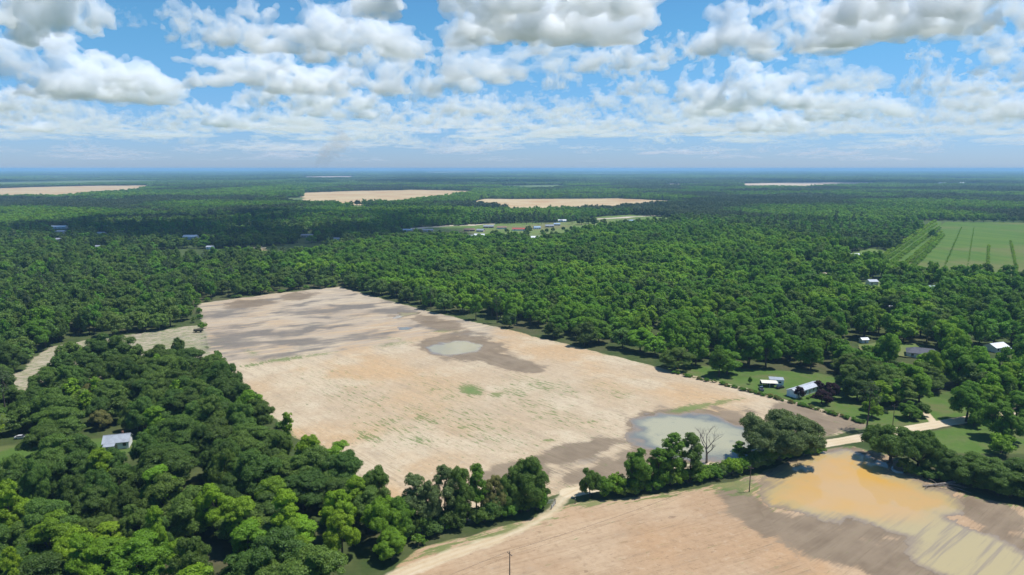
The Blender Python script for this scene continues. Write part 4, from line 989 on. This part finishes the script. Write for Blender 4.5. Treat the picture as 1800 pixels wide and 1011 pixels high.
dense_px = lambda u, v, poly: inpoly(u, v, poly)
def road_d(x, y): return np.minimum.reduce([segdist(x, y, wROAD), segdist(x, y, wTRACK), segdist(x, y, wDRIVE) + 2])
def stand(x, y, styles, cols, zone, wr, hr, margin=3.5):
    """try trees at the points; styles/cols are functions of pixel and noise"""
    if not len(x): return
    u, v, _ = project(x, y)
    nz = fbm(x / 60, y / 60, 71, 3); bl = fbm(x / 400, y / 400, 72, 3); r = rs.random(len(x))
    st, ck = styles(u, v, nz, bl, r)
    W = np.array([STY[s]['W'] for s in st]) * rs.uniform(*wr, len(x)); Hh = np.array([STY[s]['H'] for s in st]) * rs.uniform(*hr, len(x))
    bad = np.zeros(len(x), bool)
    for poly in NOTREE: bad |= inpoly(u, v, poly)
    near = np.hypot(x, y) < 900
    if near.any():
        for wp_ in (wFA, wFB, wLT):
            d = segdist(x[near], y[near], wp_ + [wp_[0]]); bb = bad[near]; bb |= d < margin; bad[near] = bb
        bb = bad[near]; bb |= road_d(x[near], y[near]) < 7; bad[near] = bb
        bb = bad[near]; bb |= blocked(x[near], y[near], W[near]); bad[near] = bb
    near = np.hypot(x, y) < 2200
    bb = bad[near]; bb |= corridor(x[near], y[near], W[near], Hh[near]); bad[near] = bb
    if zone != 'left': Hh = Hh * (.80 + .55 * fbm(x / 150, y / 150, 75, 2))
    if zone in ('mid', 'far'): bad |= (fbm(x / 210, y / 130, 90, 3) > .665) & (np.hypot(x, y) > 820)
    ut, vt, _ = project(x, y, Hh); bad |= (u < -130) | (u > 1990) | (vt > 1060)
    for i in np.nonzero(~bad)[0]:
        c = LC[ck[i]]; k_ = .86 + .28 * rs.random() + (nz[i] - .5) * .35; j = rs.uniform(.88, 1.12)
        rec.append((x[i], y[i], W[i], Hh[i], st[i], (c[0]*k_*j, c[1]*k_, c[2]*k_), zone))
def pickw(r, table):
    out = np.empty(len(r), object); e = 0.0
    acc = np.cumsum([t[1] for t in table]); acc = acc / acc[-1]
    ii = np.searchsorted(acc, r); return [table[min(i, len(table)-1)][0] for i in ii]
def st_left(u, v, nz, bl, r):
    st, ck = [], []
    for a, b, n_, q in zip(u, v, nz, r):
        bright = (b > 945 - (a > 420) * 40) * .55 + (420 < a < 640 and 720 < b < 860) * .22
        if q < bright + .12 + (n_ - .5) * .6: s = 'gum' if (q * 37 % 1) < .7 else 'pecan'; c = 'gum' if (q * 91 % 1) < .6 else 'gum2'
        else: s = 'oak' if (q * 53 % 1) < .85 else 'pecan'; c = 'oak' if (q * 17 % 1) < .55 else 'oak2'
        st.append(s); ck.append(c)
    return st, ck
def st_grove(u, v, nz, bl, r):
    return ['pecan' if q < .86 else 'oak' for q in r], ['pecan2' if n_ + (q*7 % 1)*.3 > .72 else ('pecan' if (q * 13 % 1) < .82 else 'oak2') for n_, q in zip(nz, r)]
def st_mid(u, v, nz, bl, r):
    st = pickw(r, [('oak', .5), ('pecan', .36), ('gum', .08), ('pine', .06)])
    ck = []
    for s, n_, b_, q in zip(st, nz, bl, r):
        if s == 'pine': ck.append('pine')
        elif b_ > .54: ck.append('pecan' if (q*11 % 1) < .8 else 'oak2')
        else: ck.append('oak2' if (q*11 % 1) < .6 else ('oak' if (q*23 % 1) < .5 else 'pecan'))
    return st, ck
x, y = grid(110, 480, 11.4, .46, .4); u, v, _ = project(x, y); m = (u < 760) & (v > 645); stand(x[m], y[m], st_left, None, 'left', (.66, 1.50), (.72, 1.38))
x, y = grid(230, 1500, 14.2, .30, math.atan2(DA.y, DA.x)); u, v, _ = project(x, y); m = inpoly(u, v, GROVE); stand(x[m], y[m], st_grove, None, 'grove', (.90, 1.42), (.85, 1.45), 5.0)
x, y = grid(230, 1500, 11.8, .44, .2); u, v, _ = project(x, y); m = ~inpoly(u, v, GROVE) & ~((u < 760) & (v > 645)) & (v < 722); stand(x[m], y[m], st_mid, None, 'mid', (.70, 1.35), (.70, 1.28))
x, y = grid(260, 560, 12.0, .4, .9); u, v, _ = project(x, y); m = (u > 1560) & (v > 690) & (v < 735); stand(x[m], y[m], st_grove, None, 'grove', (.8, 1.1), (.8, 1.1))
# woodland edge shrubs along the near fields
for wp_, pr_ in ((wFA, .5), (wFB, .35)):
    for (ax, ay), (bx_, by_) in zip(wp_, wp_[1:] + wp_[:1]):
        L = math.hypot(bx_ - ax, by_ - ay); nx_, ny_ = (by_ - ay) / L, -(bx_ - ax) / L
        m_ = int(L / 3.5)
        if not m_: continue
        t = rs.random(m_); off = rs.uniform(-6, 6, m_)
        xx, yy = ax + (bx_ - ax) * t + nx_ * off, ay + (by_ - ay) * t + ny_ * off
        uu, vv_, _ = project(xx, yy)
        for a, b, c, d in zip(xx, yy, uu, vv_):
            if rs.random() > pr_ or inpoly(np.array([c]), np.array([d]), FIELD_A)[0] or inpoly(np.array([c]), np.array([d]), FIELD_B)[0]: continue
            if c > 1000 and d > 690: continue
            if c > 640 and d < 690: continue
            if road_d(np.array([a]), np.array([b]))[0] < 7 or inpoly(np.array([c]), np.array([d]), SPUR)[0]: continue
            col = vary(LC[rs.choice(['hedge', 'oak2', 'gum2'])]); rec.append((a, b, rs.uniform(3, 7), rs.uniform(2, 5), 'bush', col, 'scrub'))
# rows of young trees in the orchard strip, and stray yellowish rows
for (u0, v0, u1, v1, c, w_) in [(1541,460,1643,390,'gum',8),(1550,464,1646,395,'gum2',6),(1562,468,1651,402,'gum2',8),(1580,476,1654,410,'gum',7),(1594,482,1657,416,'gum2',8),(1735,482,1738,432,'gum',4),(1788,482,1776,424,'gum',4),(1660,470,1690,400,'gum2',2.5),(1700,474,1712,400,'gum2',2)]:
    a, b = G(u0, v0), G(u1, v1); n_ = int((b - a).length / 4.2)
    for i in range(n_):
        if rs.random() < .12: continue
        p = a.lerp(b, (i + rs.uniform(-.2, .2)) / n_); rec.append((p.x + rs.uniform(-.6,.6), p.y, w_*rs.uniform(.8,1.2), w_*.6*rs.uniform(.7,1.1), 'bush', vary(LC[c]), 'orchard'))
# weeds along the lawn's edge towards the field
for i in range(150):
    t = rs.random(); u = 1180 + t * 338; v = 656 + t * 90 - 3 * math.sin(t * 3) + rs.uniform(-1.2, 1.2); p = G(u, v); s_ = rs.uniform(.6, 2.4)
    rec.append((p.x, p.y, s_*1.3, s_*.8, 'bush', vary(LC[rs.choice(['hedge', 'khaki', 'pecan'])]), 'scrub'))
for i in range(110):
    t = rs.random(); u = 1020 + t * 420; v = 866 - t * 74 + rs.uniform(-2, 6); p = G(u, v); s_ = rs.uniform(.8, 2.8)
    if road_d(np.array([p.x]), np.array([p.y]))[0] < 4.5: continue
    rec.append((p.x, p.y, s_*1.4, s_, 'bush', vary(LC['hedge']), 'scrub'))
# far woods, trees thinning into clumps with distance
def st_far(u, v, nz, bl, r):
    st = pickw(r, [('oak', .55), ('pecan', .45)])
    ck = ['pecan2' if (b_ > .57 and (q*11 % 1) < .8) else ('pecan' if (b_ > .50 and (q*11 % 1) < .85) else ('pine' if b_ < .44 else ('far' if (q*7 % 1) < .7 else 'oak'))) for b_, q in zip(bl, r)]
    return st, ck
x, y = grid(1500, 2600, 13.5, .36, .1); stand(x, y, st_far, None, 'far', (1.0, 1.3), (.8, 1.15))
n_tree2 = len(rec)
x, y = grid(2600, 4600, 22, .4, .3); stand(x, y, st_far, None, 'far', (1.6, 2.1), (.8, 1.15))
x, y = grid(4600, 8000, 40, .4, .3)
def patchrec(x, y, s):
    u, v, _ = project(x, y); bad = (u < -40) | (u > 1840)
    for poly in NOTREE: bad |= inpoly(u, v, poly)
    bl = fbm(x / 900, y / 900, 73, 3)
    for i in np.nonzero(~bad)[0]:
        c = LC['far'] if bl[i] > .5 else LC['oak2']; k_ = rs.uniform(.85, 1.15) * (.35 + 1.2 * bl[i]); rec.append((x[i], y[i], s * rs.uniform(1.1, 1.6), rs.uniform(11, 17), 'patch', (c[0]*k_, c[1]*k_, c[2]*k_), 'far'))
patchrec(x, y, 40)
x, y = grid(8000, 15000, 85, .4, .3); patchrec(x, y, 85)
x, y = grid(15000, 34000, 190, .4, .3); patchrec(x, y, 190)
print('records', len(rec), time.time() - T0)

# the trees that show largest are things of their own, the rest the mass of the woods
cand = [i for i, q in enumerate(rec) if q[6] in ('left', 'grove', 'mid')]
cand.sort(key=lambda i: -(rec[i][2] * rec[i][3]) / (rec[i][0] ** 2 + rec[i][1] ** 2))
single = cand[:285]
TONE = {}
def tone(c):
    g = c[1]; return 'yellow-green' if g > .26 and c[0] > .55 * g else ('bright green' if g > .205 else ('mid green' if g > .155 else 'dark green'))
SNAME = {'oak': 'rounded oak', 'pecan': 'lumpy pecan tree', 'gum': 'upright sweetgum'}
for i in single:
    x_, y_, W_, H_, st_, c_, zn = rec[i]
    u_, v_, _ = project(x_, y_); u_, v_ = float(u_), float(v_)
    if zn == 'left':
        where = 'at the bottom edge of the left wood' if v_ > 985 else ('in the lower left wood' if v_ > 900 else ('in the wood right of the metal roofed house' if u_ > 260 and v_ > 760 else ('in the wood around the metal roofed house' if v_ > 760 else 'in the wood along the bare western strip')))
    elif zn == 'grove': where = 'at the grove edge beyond the lawn and field' if v_ > 640 else 'in the front of the pecan grove'
    else: where = 'in the woods behind the bare western strip' if u_ < 700 else 'in the right-hand woods'
    edge_d = min(float(segdist(np.array([x_]), np.array([y_]), w_ + [w_[0]])[0]) for w_ in (wFA, wFB))
    fe = 'field-edge ' if zn == 'left' and edge_d < 14 else ''
    size = 'big' if W_ * H_ > 1.35 * STY[st_]['W'] * STY[st_]['H'] else ('small' if W_ * H_ < .8 * STY[st_]['W'] * STY[st_]['H'] else '')
    lb = ('%s %s%s %s %s' % (size, fe, tone(c_), SNAME.get(st_, st_), where)).strip()
    plant(st_, x_, y_, W_, H_, c_, lb, lb)
sset = set(single)
# geometry nodes: instances of the tree forms on points
def forest_tree():
    ng = bpy.data.node_groups.new('stand_of_trees', 'GeometryNodeTree')
    ng.interface.new_socket('Geometry', in_out='INPUT', socket_type='NodeSocketGeometry'); ng.interface.new_socket('Geometry', in_out='OUTPUT', socket_type='NodeSocketGeometry')
    N = ng.nodes.new; gi, go = N('NodeGroupInput'), N('NodeGroupOutput')
    ci = N('GeometryNodeCollectionInfo'); ci.inputs['Collection'].default_value = forms_col; ci.inputs['Separate Children'].default_value = True; ci.inputs['Reset Children'].default_value = True
    ip = N('GeometryNodeInstanceOnPoints'); ip.inputs['Pick Instance'].default_value = True
    def na(name, typ):
        a = N('GeometryNodeInputNamedAttribute'); a.data_type = typ; a.inputs['Name'].default_value = name; return a.outputs['Attribute']
    L = ng.links.new
    L(gi.outputs[0], ip.inputs['Points']); L(ci.outputs[0], ip.inputs['Instance']); L(na('form', 'INT'), ip.inputs['Instance Index'])
    e = N('FunctionNodeEulerToRotation'); L(na('turn', 'FLOAT_VECTOR'), e.inputs[0]); L(e.outputs[0], ip.inputs['Rotation'])
    L(na('size', 'FLOAT_VECTOR'), ip.inputs['Scale']); L(ip.outputs[0], go.inputs[0])
    return ng
NG = forest_tree()
def mass(name, ids, label):
    n_ = len(ids)
    if not n_: return
    me_ = bpy.data.meshes.new(name); me_.vertices.add(n_)
    me_.vertices.foreach_set('co', np.array([(rec[i][0], rec[i][1], .2) for i in ids], 'f').ravel())
    fm = np.empty(n_, 'i'); rg = random.Random(9)
    for k_, i in enumerate(ids):
        st_ = rec[i][4]; d = math.hypot(rec[i][0], rec[i][1])
        fm[k_] = rg.choice(FIDX[('patch', 3)] if st_ == 'patch' else FIDX[(st_, 1 if d < 1150 else 2)])
    me_.attributes.new('form', 'INT', 'POINT').data.foreach_set('value', fm)
    me_.attributes.new('turn', 'FLOAT_VECTOR', 'POINT').data.foreach_set('vector', np.array([(0, 0, rg.uniform(0, 6.28)) for _ in ids], 'f').ravel())
    me_.attributes.new('size', 'FLOAT_VECTOR', 'POINT').data.foreach_set('vector', np.array([(rec[i][2], rec[i][2], rec[i][3]) for i in ids], 'f').ravel())
    me_.attributes.new('leafcol', 'FLOAT_COLOR', 'POINT').data.foreach_set('color', np.array([(*rec[i][5], 1) for i in ids], 'f').ravel())
    o = link_mesh(name, me_); md = o.modifiers.new('trees', 'NODES'); md.node_group = NG
    tag(o, label, kind='stuff')
left = [i for i in range(len(rec)) if i not in sset]
mass('pecan_grove', [i for i in left if rec[i][6] == 'grove'], 'dense green pecan grove right of the sandy field')
mass('woodland', [i for i in left if rec[i][6] in ('left', 'mid')], 'mixed woodland left of and beyond the sandy field')
mass('far_forest', [i for i in left if rec[i][6] == 'far'], 'distant forest fading blue towards the horizon')
mass('undergrowth', [i for i in left if rec[i][6] == 'scrub'], 'low scrub and weeds along the field edges')
mass('orchard_rows', [i for i in left if rec[i][6] == 'orchard'], 'slanting rows of young orchard trees at right')
print('woods', time.time() - T0)

# ------------------------------------------------------------------ clouds: real volumes at cumulus height
def cloud_form(seed, lumps=70, towers_n=4, wisp=0.0, voxel=.017):
    rg = random.Random(seed); bm = bmesh.new()
    tw = [(rg.uniform(-.72, .72), rg.uniform(-.35, .35), rg.uniform(.55, 1.0)) for _ in range(towers_n)]
    edge = [rg.uniform(.75, 1.1) for _ in range(9)]
    def reach(a):
        f = (a / (2 * math.pi) % 1) * 9; i = int(f); t = f - i; return edge[i % 9] * (1 - t) + edge[(i + 1) % 9] * t
    n = 0
    while n < lumps:
        a = rg.uniform(0, 6.283); q = math.sqrt(rg.random()); k_ = reach(a)
        x, y = math.cos(a) * q * .86 * k_, math.sin(a) * q * .60 * k_
        hm = .34 + max(t[2] * math.exp(-((x - t[0]) ** 2 / .07 + (y - t[1]) ** 2 / .12)) for t in tw) * .70
        hm *= 1 - .42 * q ** 3
        z = rg.uniform(.04, 1) * hm; r = rg.uniform(.10, .20) * (1.05 - .35 * z)
        if rg.random() < .45: r *= rg.uniform(.4, .7); z = hm * rg.uniform(.85, 1.10)
        bmesh.ops.create_icosphere(bm, subdivisions=2, radius=1, matrix=Matrix.Translation((x, y, z)) @ Matrix.Diagonal((r, r, r * .85, 1))); n += 1
    me_ = bpy.data.meshes.new('c'); bm.to_mesh(me_); bm.free(); ob = bpy.data.objects.new('c', me_); COL.objects.link(ob)
    md = ob.modifiers.new('r', 'REMESH'); md.mode = 'VOXEL'; md.voxel_size = voxel
    for s_, st_, basis in ((.24, -.16, 'VORONOI_F1'), (.11, -.105, 'VORONOI_F1'), (.05, -.070, 'VORONOI_F1'), (.03, .042, 'ORIGINAL_PERLIN')):
        t = bpy.data.textures.new('t', 'CLOUDS'); t.noise_scale = s_; t.noise_depth = 1; t.noise_basis = basis
        d = ob.modifiers.new('d', 'DISPLACE'); d.texture = t; d.strength = st_; d.mid_level = .35; d.texture_coords = 'LOCAL'
    md = ob.modifiers.new('r2', 'REMESH'); md.mode = 'VOXEL'; md.voxel_size = voxel
    m2 = bpy.data.meshes.new_from_object(ob.evaluated_get(bpy.context.evaluated_depsgraph_get()))
    nv = len(m2.vertices); a = np.empty(nv * 3, 'f'); m2.vertices.foreach_get('co', a); a = a.reshape(-1, 3)
    z = a[:, 2]; b = .03; a[:, 2] = np.where(z < b, b + (z - b) * .40, z)
    lo, hi = a.min(0), a.max(0); a = (a - (lo + hi) / 2) / ((hi - lo) / 2); a[:, 2] = (a[:, 2] + 1) / 2
    m2.vertices.foreach_set('co', a.astype('f').ravel()); m2.update(); bpy.data.objects.remove(ob)
    m2.materials.append(None); m2.name = 'cloud'
    return m2
CF = [cloud_form(3 + s, 105 + 15 * (s % 3), 3 + s % 3) for s in range(6)]
_vm = {}
def cloud_material(mfp, aniso=0.0, col=(0.978, 0.988, 1.0)):  # default colour leans blue: haze of the air put into the clouds
    key = (round(math.log(mfp) * 4), col)
    if key not in _vm:
        m = bpy.data.materials.new('cloud_vapour'); m.use_nodes = True; n_ = m.node_tree; n_.nodes.clear()
        o_ = n_.nodes.new('ShaderNodeOutputMaterial'); v_ = n_.nodes.new('ShaderNodeVolumePrincipled')
        v_.inputs['Density'].default_value = 1 / math.exp(key[0] / 4); v_.inputs['Color'].default_value = (*col, 1); v_.inputs['Anisotropy'].default_value = aniso
        n_.links.new(v_.outputs[0], o_.inputs['Volume']); _vm[key] = m
    return _vm[key]
ALT = 1150.0
def cloud(u0, u1, v0, v1, form, label, mfp=42.0, flip=1, depth=.44, group='cumulus clouds', rz=0.0, low=.36, parent=None):
    d = vdir((u0 + u1) / 2, v1); t = (ALT - CAM_H) / d.z; far = Vector((d.x * t, d.y * t, ALT))
    W = (u1 - u0) / FOC * t; D = far.length; dp = W * depth
    hd = Vector((far.x, far.y, 0)).normalized(); cen = far - hd * dp * .5
    k_ = (cen.length / D); W *= k_
    # height so that the crest shows at v0
    dt = vdir((u0 + u1) / 2, v0); crest = dt.z / math.hypot(dt.x, dt.y) * math.hypot(cen.x, cen.y) + CAM_H
    hgt = max((crest - ALT) * 1.25, W * low)
    o = bpy.data.objects.new('cloud', CF[form % 6]); COL.objects.link(o)
    o.location = cen; o.rotation_euler = (0, 0, math.atan2(-hd.x, hd.y) + rz); o.scale = (W / 2 * flip, dp / 2, hgt)
    o.material_slots[0].link = 'OBJECT'; o.material_slots[0].material = cloud_material(mfp * (1 + (D / 13000.0) ** 1.7))  # vapour thinned with distance, standing in for haze before far clouds
    if parent: o.parent = parent; o.matrix_parent_inverse = Matrix.Translation(parent.location).inverted(); return o
    tag(o, label, 'cloud', group); return o
BIG = [
 (445,735,-8,114,0,1,'tall bright billowing cloud left of the dark-bottomed top cloud'), (292,452,-6,86,1,1,'white cloud at the top left of the tall billowing cloud'),
 (660,1130,-120,92,4,1,'wide dark-bottomed cloud at the top centre edge'), (1232,1525,-30,108,3,1,'big bright cloud at the top right of centre'),
 (1470,1860,-130,78,4,-1,'wide grey-bottomed cloud at the top right corner'), (-160,148,-150,82,5,1,'grey cloud filling the top left corner'),
 (-60,292,86,180,4,1,'long white cloud at the left edge, second row'), (340,605,98,168,2,-1,'ragged white cloud below the tall billowing cloud'),
 (430,565,135,193,5,1,'grey small cloud tucked under the ragged white cloud'), (630,835,70,172,3,-1,'rounded cloud below the left end of the dark top cloud'),
 (780,1030,74,150,1,-1,'streaky cloud just under the dark top cloud'), (1015,1170,64,132,0,-1,'white towered cloud right of the dark top cloud'),
 (1150,1240,68,112,5,-1,'small white cloud joining the towered cloud and the big bright one'), (1200,1420,100,198,2,1,'broad flat-bottomed cloud below the big bright cloud'),
 (1380,1550,108,160,4,1,'thin cloud trailing right of the broad flat-bottomed cloud'), (300,435,168,224,1,1,'neat domed cloud low on the left'),
 (550,680,148,210,3,1,'domed cloud low left of centre above the smoke'), (1420,1585,148,212,0,1,'domed cloud low on the right'),
 (1585,1665,113,170,5,1,'small upright cloud on the right above the low dome'), (1660,1790,128,170,2,-1,'small flat cloud near the right edge'),
 (1710,1940,30,135,1,1,'white cloud at the right edge under the grey corner cloud'), (188,252,15,48,3,1,'tiny wispy cloud alone in the blue at upper left'),
 (955,1020,112,158,4,-1,'small slanting cloud left of the towered cloud'), (1085,1170,122,168,0,1,'small cloud beneath the towered cloud'),
 (1330,1420,158,194,5,1,'small cloud at the right foot of the broad flat-bottomed cloud'), (-60,105,138,198,1,-1,'white cloud low at the left edge'),
 (795,890,152,206,3,-1,'faint tall cloud low at the centre'), (1595,1650,80,104,0,1,'tiny cloud below the grey corner cloud'),
 (1220,1405,194,234,4,1,'long low cloud under the broad flat-bottomed one'), (1105,1185,176,208,2,1,'small faint cloud low right of centre')]
for u0, u1, v0, v1, fm, fl, lb in BIG:
    w_ = (u1 - u0) * .08
    cloud(u0 - w_, u1 + w_, v0 - 4, v1 + 3, fm, lb, flip=fl, mfp=170 if 'wispy' in lb or 'streaky' in lb or 'thin' in lb or 'faint' in lb else 84, depth=.62 if v0 < -60 else .44)
rc = random.Random(12)
for n_, (u0, u1, v0, v1, fm, fl, lb) in enumerate(BIG):
    if u1 - u0 > 150:
        w_ = (u1 - u0) * rc.uniform(.5, .68); um = u0 + (u1 - u0) * rc.uniform(.25, .75); dv = rc.uniform(2, 16)
        cloud(um - w_/2, um + w_/2, v0 + (v1 - v0) * rc.uniform(.15, .35) + dv, v1 + dv, fm + 2, 'smaller cloud heaped against the ' + lb, flip=-fl, mfp=110)
bank = empty('cloud_bank', (0, 20000, ALT)); tag(bank, 'hazy bank of small pale clouds filling the low sky above the horizon', kind='stuff')
bpy.context.view_layer.update()
for i in range(165):
    v1 = rc.choice((rc.uniform(196, 238), rc.uniform(215, 272))); s_ = (300 - v1) / 100; w_ = rc.uniform(50, 150) * (.30 + s_ * .75); h_ = w_ * rc.uniform(.25, .50)
    u = rc.uniform(-40, 1840)
    cloud(u - w_/2, u + w_/2, v1 - h_, v1, rc.randrange(6), None, flip=rc.choice((1, -1)), mfp=rc.uniform(80, 220), depth=.5, parent=bank)
o = bpy.data.objects.new('cloud', CF[0]); COL.objects.link(o); o.scale = (440, 400, 330)
sh = G(470, 398); o.location = sh + Vector((SUN.x / SUN.z, SUN.y / SUN.z, 1)) * ALT; o.material_slots[0].link = 'OBJECT'; o.material_slots[0].material = cloud_material(42)
tag(o, 'cumulus cloud overhead that shades the left woods', 'cloud', 'cumulus clouds')

for i in range(110):
    v1 = rc.uniform(226, 286); w_ = rc.uniform(70, 240) * (.5 + (300 - v1) / 120); h_ = rc.uniform(5, 17) * (.5 + (300 - v1) / 80); u = rc.uniform(-60, 1860)
    cloud(u - w_/2, u + w_/2, v1 - h_, v1, rc.randrange(6), None, flip=rc.choice((1, -1)), mfp=rc.uniform(90, 200), depth=.35, low=.10, parent=bank)
# smoke of a far fire, leaning with the wind
def smoke():
    base = G(556, 302.6); rg = random.Random(4); root = empty('smoke', (base.x, base.y, 130)); tag(root, 'thin grey smoke rising from a far fire at the horizon', kind='stuff')
    for j, (dx, w0, w1, h_, mf) in enumerate([(420, 60, 190, 700, 620), (820, 110, 420, 1100, 1500)]):
        mb = MB(); pts = []; rad = []
        for i in range(17):
            k_ = i / 16; pts.append((dx * k_ ** 1.4 + rg.uniform(-28, 28), rg.uniform(-40, 40) + j * 900, k_ * h_)); rad.append((w0 + (w1 - w0) * k_) * rg.uniform(.8, 1.25))
        mb.tube(pts, rad, 16); mb.build('plume', cloud_material(mf, 0, (.74, .72, .74)), root)
smoke()

# ------------------------------------------------------------------ haze: one closed box of thin pale air
hm = bpy.data.materials.new('haze'); hm.use_nodes = True; hn = hm.node_tree; hn.nodes.clear()
ho = hn.nodes.new('ShaderNodeOutputMaterial'); hv = hn.nodes.new('ShaderNodeVolumePrincipled')
hv.inputs['Density'].default_value = 0.000072; hv.inputs['Color'].default_value = (0.37, 0.65, 1.0, 1); hv.inputs['Anisotropy'].default_value = 0.0
hn.links.new(hv.outputs[0], ho.inputs['Volume'])
tag(MB().box(-52000, 52000, -52000, 52000, -1.5, 122).build('haze', hm), 'thin blue summer haze lying over the plain', kind='stuff')
print('all', time.time() - T0)
